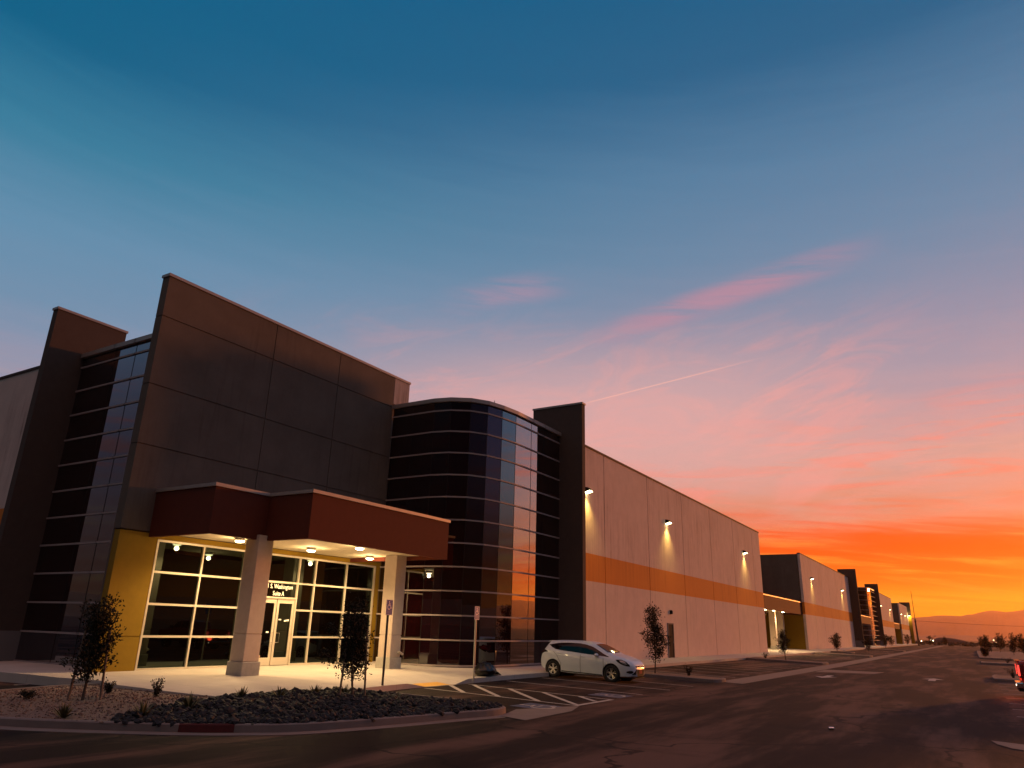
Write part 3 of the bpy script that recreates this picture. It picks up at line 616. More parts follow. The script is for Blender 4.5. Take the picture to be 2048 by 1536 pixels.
mb.box(XA - 0.30, 14.80, 4.53, XA, 25.95, 4.70); mb.box(XA - 0.30, 25.62, 0.2, XA - 0.02, 25.95, 4.53)
mb.build('lower_wall', M['mustard'], bld)
# curtain walls
def curtain(parent, P, z0, z1, rows, verts=True, cap=True):
    """P: plan polyline, outside to its right side"""
    gl_, vt, cp = MB(), MB(), MB(); mus = [MB() for _ in rows]
    for i in range(len(P) - 1):
        a, b = Vector((*P[i], 0)), Vector((*P[i + 1], 0)); d = (b - a).normalized(); out = Vector((d.y, -d.x, 0))
        gl_.add([(a.x, a.y, z0), (b.x, b.y, z0), (b.x, b.y, z1), (a.x, a.y, z1)], [(0, 1, 2, 3)])
        for z, mu in zip(rows, mus):
            p, q = a + out * 0.025 - d * 0.02, b + out * 0.025 + d * 0.02; mu.beam((p.x, p.y, z), (q.x, q.y, z), 0.05, 0.062)
        p, q = a + out * 0.02 - d * 0.03, b + out * 0.02 + d * 0.03
        cp.beam((p.x, p.y, z1 + 0.09), (q.x, q.y, z1 + 0.09), 0.22, 0.18)
        if verts and i: vt.beam((a.x + out.x * 0.004, a.y + out.y * 0.004, z0), (a.x + out.x * 0.004, a.y + out.y * 0.004, z1), 0.016, 0.012, up=out)
    c = gl_.build('curtain_wall', M['curtain'], parent, fix=False)
    for mu in mus: mu.build('mullion', M['mullion'], c)
    if vt.v: vt.build('joint', M['black'], c)
    if cap: cp.build('coping', M['coping'], c)
    return c
bay = [(-22.68, 25.97), (-21.45, 25.98), (-20.2, 26.0), (-19.38, 26.2), (-18.62, 26.70), (-18.14, 27.44), (-17.92, 28.38), (-17.80, 29.48), (-17.80, 31.02), (-17.80, 32.28), (-17.80, 34.10)]
curtain(bld, bay, 0.42, 12.02, ROWS)
curtain(bld, [(-29.57, YL), (-27.25, YL), (-25.9, YL), (-24.5, YL), (-23.0, YL)], 0.42, 12.02, ROWS)
# concrete stub under the bay so that its foot has depth
mb = MB()
for i in range(len(bay) - 1):
    a, b = bay[i], bay[i + 1]; mb.beam((a[0], a[1], 0.31), (b[0], b[1], 0.31), 0.10, 0.22)
mb.build('sill_kerb', M['kerb'], bld)
# storefront frame and glass
SY = [14.83, 16.62, 18.43, 19.30, 21.13, 22.02, 23.82, 25.60]; SZ = [0.48, 1.47, 2.47, 3.48, 4.48]
fw = 0.065; fr_ = MB(); X0, X1 = XA - 0.12, XA + 0.012
for i, y in enumerate(SY):
    if i in (3, 4): fr_.box(X0, y - fw / 2, 0.42, X1, y + fw / 2, 4.50)
    elif i in (0, 7): fr_.box(X0, y - fw / 2, 0.42, X1, y + fw / 2, 4.515)
    else: fr_.box(X0, y - fw / 2, 0.42, X1, y + fw / 2, 4.45)
fr_.box(X0, SY[0] + fw / 2, 4.45, X1 - 0.003, SY[-1] - fw / 2, 4.52)
for a, b in zip(SY[:-1], SY[1:]):
    door = a == 19.30
    for z in ([2.90, 3.48] if door else SZ[:-1]):
        fr_.box(X0 + 0.01, a + fw / 2, z - (0.06 if z < 0.6 else 0.035), X1 - 0.003, b - fw / 2, z + 0.035)
stf = fr_.build('storefront_frame', M['alu'], bld)
mb = MB()
for a, b in zip(SY[:-1], SY[1:]):
    z0 = 2.9 if a == 19.30 else 0.45
    mb.add([(XA - 0.06, a, z0), (XA - 0.06, b, z0), (XA - 0.06, b, 4.5), (XA - 0.06, a, 4.5)], [(0, 1, 2, 3)])
mb.build('glass', M['store'], stf, fix=False)
for k, (a, b) in enumerate(((19.34, 20.20), (20.24, 21.09))):
    mb = MB(); st = 0.10
    mb.box(XA - 0.08, a, 0.47, XA - 0.035, a + st, 2.86); mb.box(XA - 0.08, b - st, 0.47, XA - 0.035, b, 2.86)
    mb.box(XA - 0.08, a + st, 2.70, XA - 0.036, b - st, 2.86); mb.box(XA - 0.08, a + st, 0.47, XA - 0.036, b - st, 0.74)
    dr = mb.build('door', M['alu'], bld)
    MB().add([(XA - 0.057, a + st, 0.7), (XA - 0.057, b - st, 0.7), (XA - 0.057, b - st, 2.75), (XA - 0.057, a + st, 2.75)], [(0, 1, 2, 3)]).build('glass', M['store'], dr, fix=False)
    hy = b - 0.06 if k == 0 else a + 0.06; hd = 0.14 if k else -0.14
    MB().tube([(XA - 0.04, hy, 1.28), (XA + 0.045, hy, 1.28), (XA + 0.045, hy + hd, 1.28), (XA + 0.045, hy + hd, 1.62), (XA + 0.045, hy, 1.62), (XA - 0.04, hy, 1.62)], 0.014, 6).build('handle', M['chrome'], dr)
    for (u, z, w, h, sl) in (((0.16, 2.08, 0.13, 0.05, 0.0), (0.44, 2.03, 0.24, 0.06, 0.03)) if k else ((0.52, 1.62, 0.13, 0.05, 0.0),)):
        MB().add([(XA - 0.05, a + u, z), (XA - 0.05, a + u + w, z + sl), (XA - 0.05, a + u + w, z + h + sl), (XA - 0.05, a + u, z + h)], [(0, 1, 2, 3)]).build('sticker', M['white'], dr, fix=False)
def text_mesh(name, body, size, m, parent, origin, right, up, align='CENTER', xs=1.0):
    cu = bpy.data.curves.new(name, 'FONT'); cu.body = body; cu.size = size; cu.align_x = align; cu.extrude = 0.002; cu.space_line = 1.15; cu.offset = 0.002
    to = bpy.data.objects.new(name, cu); COL.objects.link(to)
    dg = bpy.context.evaluated_depsgraph_get(); me = bpy.data.meshes.new_from_object(to.evaluated_get(dg)); bpy.data.objects.remove(to)
    r, u = Vector(right), Vector(up); n = r.cross(u)
    for v in me.vertices: v.co = Vector(origin) + r * v.co.x * xs + u * v.co.y + n * v.co.z
    return link(name, me, m, parent)
text_mesh('lettering', "31 S. Washington", 0.235, M['white'], stf, (XA - 0.048, 20.24, 3.24), (0, 1, 0), (0, 0, 1), xs=0.82)
text_mesh('lettering', "Suite A", 0.235, M['white'], stf, (XA - 0.048, 20.24, 2.98), (0, 1, 0), (0, 0, 1), xs=0.82)

# canopy
cano = [(XA, 14.45), (-19.65, 14.45), (-19.65, 16.60), (-17.62, 16.60), (-17.62, 24.10), (XA, 24.10)]
def canopy(parent, P, zb, zt, th=0.16, soff=0.16):
    mb, cp = MB(), MB()
    for i in range(len(P) - 1):
        a, b = Vector((*P[i], 0)), Vector((*P[i + 1], 0)); d = (b - a).normalized(); inn = Vector((-d.y, d.x, 0))
        ia, ib = a, b
        pa = a; pb = b
        prev = (Vector((*P[i], 0)) - Vector((*P[i - 1], 0))).normalized() if i else None
        nxt = (Vector((*P[i + 2], 0)) - Vector((*P[i + 1], 0))).normalized() if i < len(P) - 2 else None
        def mitre(p, e, s):
            if e is None: return p + inn * th * s
            i2 = Vector((-e.y, e.x, 0)); return p + (inn + i2) * th * s
        for (mbb, s0, s1, z0, z1) in ((mb, 0.0, 1.0, zb, zt), (cp, -0.3, 1.2, zt + 0.003, zt + 0.11)):
            q = [mitre(a, prev, s0), mitre(b, nxt, s0), mitre(b, nxt, s1), mitre(a, prev, s1)]
            mbb.add([(v.x, v.y, z0) for v in q] + [(v.x, v.y, z1) for v in q], [(3, 2, 1, 0), (4, 5, 6, 7), (0, 1, 5, 4), (1, 2, 6, 5), (2, 3, 7, 6), (3, 0, 4, 7)])
    c = mb.build('canopy', M['rust'], parent); cp.build('coping', M['coping'], c)
    Q = []
    for i, p in enumerate(P):
        Q.append(p)
    ins = []
    for i in range(len(P)):
        pr = (Vector(P[i]) - Vector(P[i - 1])).normalized() if i else None; nx = (Vector(P[i + 1]) - Vector(P[i])).normalized() if i < len(P) - 1 else None
        off = Vector((0, 0))
        for e in (pr, nx):
            if e: off += Vector((-e.y, e.x)) * (th - 0.02)
        ins.append((P[i][0] + off.x, P[i][1] + off.y))
    MB().prism(ins, zb + soff, zb + soff + 0.05).build('soffit', M['soffit'], c)
    MB().prism(ins, zt - 0.25, zt - 0.2).build('canopy_roof', M['roof'], c)
    return c
canopy(bld, cano, 4.56, 6.02)
def column(parent, x0, y0, x1, y1, zt, zb=0.30, zp=0.82):
    mb = MB(); mb.box(x0, y0, zp, x1, y1, 1.62); mb.box(x0, y0, 1.65, x1, y1, zt); mb.box(x0 + 0.02, y0 + 0.02, 1.6, x1 - 0.02, y1 - 0.02, 1.7)
    c = mb.build('column', M['column'], parent); bevel(c, 0.012, 1)
    bevel(MB().box(x0 - 0.05, y0 - 0.05, zb, x1 + 0.05, y1 + 0.05, zp - 0.004).build('plinth', M['plinth'], c), 0.02, 1)
    return c
c1 = column(bld, -20.14, 16.28, -19.52, 16.90, 4.716)
c2 = column(bld, -20.14, 23.28, -19.52, 23.90, 4.716)
MB().tube([(-19.9, 16.88, 0.95), (-19.9, 17.08, 0.95)], 0.055, 10).tube([(-19.9, 17.08, 0.95), (-19.78, 17.12, 0.95)], 0.05, 8).build('hose_connection', M['steel'], c1)
MB().tube([(-19.54, 23.75, 0.98), (-19.40, 23.75, 0.98)], 0.055, 10).tube([(-19.40, 23.68, 1.03), (-19.36, 23.86, 0.93)], 0.045, 8).build('hose_connection', M['steel'], c2)
# man door in the long wall and the small dark light above it
mb = MB(); mb.box(XW + 0.004, 50.30, 0.36, XW + 0.06, 50.38, 2.62); mb.box(XW + 0.004, 51.34, 0.36, XW + 0.06, 51.42, 2.62); mb.box(XW + 0.004, 50.38, 2.54, XW + 0.058, 51.34, 2.62)
dr = mb.build('door_frame', M['kerb'], bld)
d_ = MB().box(XW + 0.003, 50.38, 0.38, XW + 0.022, 51.34, 2.54).build('door', M['door'], dr)
MB().tube([(XW + 0.02, 51.22, 1.38), (XW + 0.09, 51.22, 1.38), (XW + 0.09, 51.08, 1.38)], 0.016, 6).build('handle', M['chrome'], d_)
MB().lathe((XW + 0.06, 51.0, 3.36), [(0.10, -0.14), (0.12, -0.05), (0.11, 0.08), (0.05, 0.13)], 12).build('door_light', M['door'], bld)
MB().tube([(-19.7, 30.4, 11.7), (-19.7, 30.4, 13.3)], 0.018, 5).build('roof_vent_pipe', M['dcoping'], bld)

# ================================================================== SECOND AND THIRD BUILDINGS
b2 = thing('warehouse', (-22.7, 140.0, 0.42), 'second warehouse down the road, with two dark fin walls and an orange stripe', 'warehouse')
wall_panels([102.0, 109.3, 116.5, 123.8, 131, 138.3, 146.9], XW, 0.2, 12.18).build('wall', M['wall'], b2)
MB().box(XW - 0.36, 102.0, 12.183, XW + 0.04, 146.9, 12.3).build('coping', M['dcoping'], b2)
MB().box(-45, 102.02, 4.52, XW - 0.31, 102.32, 12.15).build('end_wall', M['brown'], b2)  # dark brown stands in for shade on this face turned from the sunset
mb = MB(); mb.box(-45, 102.01, 0.2, -19.2, 102.3, 4.515); mb.build('lower_wall', M['mustard'], b2)
MB().box(-19.2, 101.9, 0.2, XW - 0.31, 102.3, 4.5).build('lower_wall', M['mustard'], b2)
MB().box(-24.2, 79.7, 0.2, -23.9, 101.9, 12.1).build('recess_wall', M['mustard'], b2)
canopy(b2, [(-23.9, 80.2), (-18.2, 80.2), (-18.2, 101.85), (-23.9, 101.85)], 4.56, 6.0)
column(b2, -20.4, 92.9, -19.7, 93.6, 4.716); column(b2, -20.4, 97.2, -19.7, 97.9, 4.716)
MB().prism([(-70, 79.7), (-24.3, 79.7), (-24.3, 102.4), (XW - 0.5, 102.4), (XW - 0.5, 146.8), (-23.2, 147.2), (-23.2, 189), (-70, 189)], 11.3, 11.6).build('roof', M['roof'], b2)
MB().box(-19.46, 147.0, 0.2, -16.45, 147.35, 13.7).build('fin_wall', M['fin'], b2)
mb = MB(); mb.box(XA - 0.39, 147.4, 4.72, XA, 176.0, 13.6); mb.build('tall_wall', M['brown'], b2)
MB().box(XA - 0.3, 147.4, 0.2, XA, 176.0, 4.72).build('lower_wall', M['mustard'], b2)
canopy(b2, [(XA, 155.8), (-17.62, 155.8), (-17.62, 173.4), (XA, 173.4)], 4.56, 5.92)
column(b2, -20.1, 172.4, -19.5, 173.0, 4.716)
bay2 = [(x, y + 150.0) for x, y in bay[:-3]] + [(-17.8, 180.6), (-17.8, 185.0), (-17.8, 190.0)]
curtain(b2, bay2, 0.42, 12.02, ROWS)
MB().box(-22.6, 175.8, 0.3, -20.6, 175.93, 4.4).build('lower_wall', M['mustard'], b2)  # added slab before the glass, its mustard painting in the facet's yellow reflection
MB().box(-19.7, 190.0, 0.2, -16.95, 190.35, 13.7).build('fin_wall', M['fin'], b2)
wall_panels([190.4, 197.7, 205, 212.2, 219.5, 231.0], XW, 0.2, 12.18).build('wall', M['wall'], b2)
MB().box(XW - 0.36, 190.4, 12.183, XW + 0.04, 231.0, 12.3).build('coping', M['dcoping'], b2)
MB().box(-60, 230.7, 0.2, XW - 0.31, 231.0, 12.15).build('end_wall', M['wall'], b2)
MB().box(-70, 190.4, 11.3, XW - 0.5, 230.6, 11.6).build('roof', M['roof'], b2)
b3 = thing('warehouse', (-22.7, 272.0, 0.42), 'third and farthest warehouse by the thin pole, its last fin wall lit yellow below', 'warehouse')
MB().box(-45, 256.6, 4.52, XW - 0.31, 256.9, 12.15).build('end_wall', M['brown'], b3)  # shade of the face turned from the sunset, again put into the colour
MB().box(-45, 256.6, 0.2, XW - 0.31, 256.9, 4.515).build('lower_wall', M['mustard'], b3)
MB().box(-24, 231.5, 0.2, -23.7, 256.5, 12.1).build('recess_wall', M['mustard'], b3)
canopy(b3, [(-23.7, 236), (-18.3, 236), (-18.3, 256.5), (-23.7, 256.5)], 4.56, 6.0)
wall_panels([256.6, 264, 271.2, 278.5, 290], XW, 0.2, 12.18).build('wall', M['wall'], b3)
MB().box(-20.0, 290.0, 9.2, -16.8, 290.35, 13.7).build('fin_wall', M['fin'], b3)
MB().box(-20.0, 290.0, 0.2, -16.8, 290.35, 9.2).build('lamplit_fin_base', M['mustard'], b3)  # mustard carried up to the lamp, its yellow light put into the colour
MB().prism([(-70, 231.5), (-24.1, 231.5), (-24.1, 257), (XW - 0.5, 257), (XW - 0.5, 290), (-70, 290)], 11.3, 11.6).build('roof', M['roof'], b3)
MB().box(-45, 290.4, 0.2, XW - 0.31, 291.2, 12.1).build('end_wall', M['wall'], b3)

# ================================================================== LAMPS
def light(name, kind, loc, energy, color, parent, **kw):
    ld = bpy.data.lights.new(name, kind); ld.energy = energy; ld.color = color
    for k, v in kw.items(): setattr(ld, k, v)
    lo = bpy.data.objects.new(name, ld); COL.objects.link(lo); lo.parent = parent; lo.location = loc; return lo
def soffit_lamp(loc, label, group, energy):
    t = thing('ceiling_lamp', loc, label, 'ceiling lamp', group); x, y, z = loc
    MB().lathe(loc, [(0.15, -0.10), (0.17, -0.09), (0.17, -0.005)], 16).build('housing', M['steel'], t)
    MB().lathe(loc, [(0.06, -0.155), (0.12, -0.145), (0.15, -0.12), (0.155, -0.104)], 16).build('lens', M['lamp'], t, smooth_=True)
    light('lamp_uplight', 'POINT', (0, 0, -0.25), energy * 0.10, (1.0, 0.70, 0.33), t, shadow_soft_size=0.08)
    light('lamp_light', 'SPOT', (0, 0, -0.22), energy, (1.0, 0.70, 0.33), t, spot_size=rad(156), spot_blend=0.55, shadow_soft_size=0.10)
    return t
ZS = 4.72
for (x, y), lb in {(-21.05, 16.75): 'glowing round soffit lamp left of the near column, leftmost of the canopy lamps',
                   (-21.05, 20.05): 'glowing round soffit lamp over the glass entrance doors',
                   (-18.55, 20.0): 'glowing round soffit lamp nearest the front fascia, highest in the picture',
                   (-21.05, 23.35): 'glowing round soffit lamp just left of the far column, by the storefront corner'}.items():
    soffit_lamp((x, y, ZS), lb, 'ceiling lamps under the entrance canopy', 660)
for (x, y), lb in {(-18.75, 84.0): 'small glowing lamp under the second canopy, nearest the long wall end', (-18.75, 88.2): 'small glowing lamp under the second canopy, middle of three', (-18.75, 93.0): 'small glowing lamp under the second canopy, rightmost of three'}.items():
    soffit_lamp((x, y, ZS), lb, 'ceiling lamps under the second canopy', 800)
for (x, y), lb in {(-19.0, 160.8): 'left of two bright lamps under the third canopy', (-19.4, 170.0): 'right of two bright lamps under the third canopy'}.items():
    soffit_lamp((x, y, ZS), lb, 'ceiling lamps under the third canopy', 600)
soffit_lamp((-19.2, 246, ZS), 'single lamp under the far canopy of the third warehouse', 'ceiling lamps under the far canopies', 700)
def wall_pack(loc, label, energy=560):
    t = thing('wall_lamp', loc, label, 'wall lamp', 'wall lamps high on the long walls'); x, y, z = loc
    MB().add([(x, y - 0.2, z + 0.14), (x, y + 0.2, z + 0.14), (x, y + 0.2, z - 0.14), (x, y - 0.2, z - 0.14), (x + 0.18, y - 0.2, z + 0.12), (x + 0.18, y + 0.2, z + 0.12), (x + 0.30, y + 0.2, z - 0.05), (x + 0.30, y - 0.2, z - 0.05)],
             [(0, 1, 2, 3), (0, 4, 5, 1), (4, 7, 6, 5), (3, 2, 6, 7), (0, 3, 7, 4), (1, 5, 6, 2)]).build('housing', M['door'], t)
    MB().add([(x + 0.02, y - 0.17, z - 0.145), (x + 0.02, y + 0.17, z - 0.145), (x + 0.31, y + 0.17, z - 0.06), (x + 0.31, y - 0.17, z - 0.06),
              (x + 0.02, y - 0.17, z - 0.19), (x + 0.02, y + 0.17, z - 0.19), (x + 0.33, y + 0.17, z - 0.12), (x + 0.33, y - 0.17, z - 0.12)],
             [(0, 1, 2, 3), (4, 7, 6, 5), (0, 4, 5, 1), (1, 5, 6, 2), (2, 6, 7, 3), (3, 7, 4, 0)]).build('lens', M['pack'], t)
    l = light('wall_lamp_light', 'SPOT', (0.34, 0, -0.22), energy, (1.0, 0.70, 0.17), t, spot_size=rad(112), spot_blend=1.0, shadow_soft_size=0.12)
    l.rotation_euler = (0, rad(-6), 0)
    return t
for loc, lb in (((XW, 37.5, 9.65), 'wall lamp beside the dark fin, leftmost on the near long wall'), ((XW, 50.96, 9.6), 'wall lamp at the middle of the near long wall, above the door'), ((XW, 72.67, 9.55), 'wall lamp by the far end of the near long wall'),
                ((XW, 108.6, 9.5), 'first wall lamp on the second warehouse, left of its pair'), ((XW, 136.8, 9.5), 'second wall lamp on the second warehouse, by its first dark fin'),
                ((XW, 198.8, 9.3), 'wall lamp half hidden behind the second dark fin of the second warehouse'), ((XW, 222.7, 9.2), 'wall lamp near the last corner of the second warehouse'),
                ((XW, 259.5, 9.1), 'wall lamp on the third warehouse, left of its pair'), ((XW, 274.0, 9.0), 'wall lamp on the third warehouse, right of its pair')):
    wall_pack(loc, lb)
# the last fin is lit by one lamp of its own
wp = thing('wall_lamp', (-17.4, 290.0, 9.6), 'lamp lighting the yellow base of the last fin wall', 'wall lamp', 'wall lamps high on the long walls')
MB().box(-17.6, 289.7, 9.35, -17.2, 290.0, 9.6).build('housing', M['door'], wp); MB().box(-17.55, 289.66, 9.28, -17.25, 289.95, 9.345).build('lens', M['pack'], wp)
light('wall_lamp_light', 'POINT', (0, -0.9, -0.6), 420, (1.0, 0.80, 0.30), wp, shadow_soft_size=0.1)

# ================================================================== SIGNS, BAG, CAN
def access_sign(loc, zt, label, m_post):
    t = thing('accessible_parking_sign', loc, label, 'parking sign', 'accessible parking signs'); x, y, z = loc
    MB().tube([(x, y, z - 0.1), (x, y, zt - 0.02)], 0.036, 10).build('post', m_post, t)
    pl = MB().box(x + 0.037, y - 0.155, zt - 0.46, x + 0.042, y + 0.155, zt).build('plate', M['signblue'], t)
    mb = MB(); wheelchair(mb, lambda u, v: (x + 0.0445, y - 0.125 + u * 0.25, zt - 0.31 + v * 0.27)); mb.build('symbol', M['signwhite'], pl, fix=False)
    mb = MB(); w = 0.008
    for a, b in (((-0.145, -0.45), (0.145, -0.45)), ((-0.145, -0.01), (0.145, -0.01))): mb.box(x + 0.0425, y + a[0], zt + a[1] - w / 2, x + 0.0440, y + b[0], zt + b[1] + w / 2)
    for yy_ in (-0.145, 0.145): mb.box(x + 0.0425, y + yy_ - w / 2, zt - 0.445, x + 0.0440, y + yy_ + w / 2, zt - 0.015)
    mb.build('border', M['signwhite'], pl)
access_sign((-15.36, 18.08, 0.30), 2.77, 'blue wheelchair sign on dark post in front of the far canopy column', M['wood'])
access_sign((-15.30, 22.88, 0.30), 2.74, 'blue wheelchair sign on pale post beside the black rubbish bag', M['steel'])
b = bmesh.new(); bmesh.ops.create_icosphere(b, subdivisions=4, radius=1.0); rng = np.random.default_rng(3)
for v in b.verts:
    p = v.co.copy(); a = math.atan2(p.y, p.x)
    w = 0.07 * math.sin(9 * a + 4 * p.z) + 0.05 * math.sin(17 * a - 7 * p.z) + 0.04 * math.sin(23 * p.z + 3 * a)
    k = 1 + w * (0.4 + max(0, p.z)); zz_ = p.z
    v.co = Vector((p.x * 0.34 * k * (1 - 0.25 * max(0, zz_)), p.y * 0.42 * k * (1 - 0.3 * max(0, zz_)) + 0.10 * max(0, -zz_) + 0.0, max(-0.02, 0.24 + 0.32 * zz_ * k if zz_ > -0.5 else 0.08 + (zz_ + 0.5) * 0.2)))
me = bpy.data.meshes.new('rubbish_bag'); b.to_mesh(me); b.free()
bag = thing('rubbish_bag', (-15.80, 24.35, 0.305), 'black plastic rubbish bag slumped on the sidewalk edge', 'rubbish bag')
bag.scale = (1.25, 1.3, 0.85)
o = link('bag_body', me, M['bag'], None, True); o.parent = bag; o.rotation_euler = (0, 0, 0.5)
o = MB().add([(0.0, 0.18, 0.3), (0.22, 0.30, 0.22), (0.10, 0.78, 0.015), (-0.12, 0.62, 0.015), (-0.14, 0.25, 0.25), (0.05, 0.45, 0.16)], [(0, 1, 5), (1, 2, 5), (2, 3, 5), (3, 4, 5), (4, 0, 5)]).build('loose_flap', M['bag'], None, fix=True); o.parent = bag
cn = MB().lathe((0, 0, 0), [(0.028, -0.06), (0.033, -0.052), (0.033, 0.05), (0.027, 0.06)], 12, 'X').build('drink_can', M['chrome'])
cn.location = (-3.1, 19.55, 0.034); cn.rotation_euler = (0, 0, 0.5); tag(cn, 'small pale drink can lying alone on the open asphalt', 'drink can')

# ================================================================== PLANTS
def leafy(mb, p, d, L, w, rng):
    d = d.normalized(); s = d.cross(Vector(rng.normal(size=3).tolist())).normalized()
    mb.add([p, p + d * L * 0.5 + s * w, p + d * L, p + d * L * 0.5 - s * w], [(0, 1, 2, 3)])
def tree(loc, h, wid, label, seed, leaves=2600, base=0.28, leaf=0.075, stakes=True, group='young trees in the beds', shape=None, trunk_r=0.035):
    rng = np.random.default_rng(seed); x, y, z = loc
    t = thing('young_tree', loc, label, 'tree', group); tk, cr = MB(), MB(); top = Vector((x + rng.normal() * 0.04 * h, y, z + h))
    P0 = Vector((x, y, z - 0.1)); line = lambda s: P0.lerp(top, s) + Vector((math.sin(s * 5 + seed) * 0.03, math.cos(s * 4 + seed) * 0.03, 0)) * h * 0.4
    tk.tube([line(s) for s in np.linspace(0, 0.97, 9)], [trunk_r * (1 - 0.85 * s) for s in np.linspace(0, 1, 9)], 7)
    shape = shape or (lambda s: 0.35 + 0.65 * math.sin(min(1, (s * 1.15 + 0.12)) * math.pi) ** 0.8)
    tw = []
    nb = 46
    for i in range(nb):
        s = (i + rng.random()) / nb; q = base + (0.98 - base) * s; p = line(q)
        a = rng.uniform(0, 6.283); up = rng.uniform(0.55, 1.5); reach = wid * shape(s) * rng.uniform(0.3, 1.1)
        if rng.random() < 0.14: reach *= 1.45
        dirv = Vector((math.cos(a), math.sin(a), up)).normalized(); Lb = reach / math.sqrt(max(0.08, dirv.x ** 2 + dirv.y ** 2))
        Lb = min(Lb, (h * 1.08 - (p.z - z)) / max(0.2, dirv.z) if dirv.z > 0 else Lb)
        bend = Vector((rng.normal() * 0.12, rng.normal() * 0.12, rng.uniform(-0.25, 0.15))) * Lb
        pts = [p, p + dirv * Lb * 0.5 + bend * 0.3, p + dirv * Lb + bend]
        tk.tube(pts, [0.012 * h / 3 + 0.003, 0.008, 0.0025], 4, cap=False); tw.append((pts, Lb))
    tot = sum(l for _, l in tw)
    for pts, Lb in tw:
        for _ in range(max(6, int(leaves * Lb / tot))):
            u = rng.random() ** 0.8; p = pts[0].lerp(pts[1], u * 2) if u < 0.5 else pts[1].lerp(pts[2], u * 2 - 1)
            sp = 0.06 + 0.16 * wid * (1 - u)
            p = p + Vector(rng.normal(size=3).tolist()) * sp; dv = (pts[2] - pts[0]).normalized() * 0.6 + Vector(rng.normal(size=3).tolist()) * 0.7
            if p.z < z + base * h * 0.8: continue
            leafy(cr, p, dv, leaf * rng.uniform(0.6, 1.3), leaf * 0.24, rng)
    tr = tk.build('trunk', M['bark'], t); cr.build('crown', M['leaf'], t, fix=False)
    if stakes:
        mb = MB()
        for sx, sy, lean in ((-0.26, -0.2, 0.05), (0.18, 0.28, -0.03)): mb.tube([(x + sx, y + sy, z - 0.1), (x + sx * 0.8 + lean, y + sy * 0.8, z + 0.75 * min(h, 2.4))], 0.028, 7)
        mb.build('stake', M['stake'], t)
    return t
tree((-17.0, 10.0, 0.31), 2.02, 0.46, 'dark slim tree on tan gravel in front of the yellow wall', 3, 4200, 0.20, 0.075, shape=lambda s: 1.0 - 0.72 * max(0, s - 0.3) / 0.7)
tree((-13.9, 15.2, 0.25), 2.30, 0.62, 'dark bushy young tree in the slate rocks in front of the storefront corner', 8, 4600, 0.2, 0.075, shape=lambda s: 1.2 - 0.95 * s)
tree((-12.88, 34.4, 0.21), 2.9, 0.75, 'young tree on the small kerbed island just beyond the white car', 12, 4200, 0.2, 0.085, stakes=False, shape=lambda s: 1.15 - 0.85 * s)
tree((-12.62, 62.15, 0.2), 2.15, 0.55, 'small tree on the second island in front of the cream canopy columns', 15, 2600, 0.25, 0.09, stakes=False)
tree((-15.1, 106.0, 0.26), 2.0, 0.75, 'squat bushy tree at the foot of the second warehouse wall', 18, 2200, 0.12, 0.12, stakes=False)
tree((-13.2, 122.0, 0.22), 1.6, 0.7, 'low dark bushy tree in front of the second glass bay', 21, 1500, 0.12, 0.12, stakes=False)
tree((-14.9, 167.0, 0.26), 2.3, 0.8, 'dark tree between the second dark fin wall and the lot', 24, 1500, 0.15, 0.14, stakes=False)
tree((-16.2, 195.0, 0.26), 2.0, 1.0, 'rounded dark tree before the far recess with yellow wall', 27, 1500, 0.12, 0.16, stakes=False)
tree((-15.6, 236.0, 0.26), 2.6, 1.1, 'dark tree at the corner of the farthest warehouse', 30, 1500, 0.12, 0.18, stakes=False)
tree((-11.6, 275.0, 0.0), 3.0, 0.9, 'small dark tree right beside the thin mast', 31, 1200, 0.12, 0.18, stakes=False)
tree((-8.4, 300.0, 0.0), 2.7, 0.9, 'tiny dark tree right of the mast near the road end', 32, 1200, 0.12, 0.18, stakes=False)
for (x, y), h, w, lb, sd in (((1.72, 136), 2.5, 0.75, 'dark tree nearest the road among the trees on the far island', 40), ((3.95, 165), 3.0, 0.9, 'tall loose tree second from the road on the far island', 41), ((4.85, 135), 2.7, 0.95, 'broad dark tree on the far island above the red truck', 42),
                             ((7.5, 169), 3.1, 0.95, 'dark tree at the far edge of the photo beyond the red truck', 43), ((1.4, 205), 2.6, 0.8, 'faint small tree behind the nearest tree of the far island', 44), ((5.6, 205), 2.9, 0.8, 'faint slim tree between the tall loose tree and the broad one', 45), ((1.0, 112.0), 0.9, 0.35, 'knee high sapling at the left tip of the far island', 46), ((6.3, 140), 2.3, 0.7, 'thin tree right behind the broad dark tree', 47)):
    tree((x, y, 0.14), h, w, lb, sd, 1700, 0.15, 0.15, stakes=False, group='trees on the far island')
def yucca(loc, r, label, seed, n=42, up=0.9):
    rng = np.random.default_rng(seed); x, y, z = loc; mb = MB()
    for i in range(n):
        a = rng.uniform(0, 6.283); tilt = rng.uniform(0.12, 1.25); L = r * rng.uniform(0.75, 1.15)
        d = Vector((math.cos(a) * math.sin(tilt), math.sin(a) * math.sin(tilt), math.cos(tilt) * up)); s = Vector((-math.sin(a), math.cos(a), 0)) * 0.018
        p = Vector((0, 0, -0.03)); m1 = p + d * L * 0.5; e = p + d * L - Vector((0, 0, 0.05 * L))
        mb.add([p + s * 0.7, p - s * 0.7, m1 - s, m1 + s, e], [(0, 1, 2, 3), (3, 2, 4)])
    o = mb.build('yucca', M['yucca'], fix=False); o.location = (x, y, z); return tag(o, label, 'yucca', 'spiky yuccas in the planter beds')
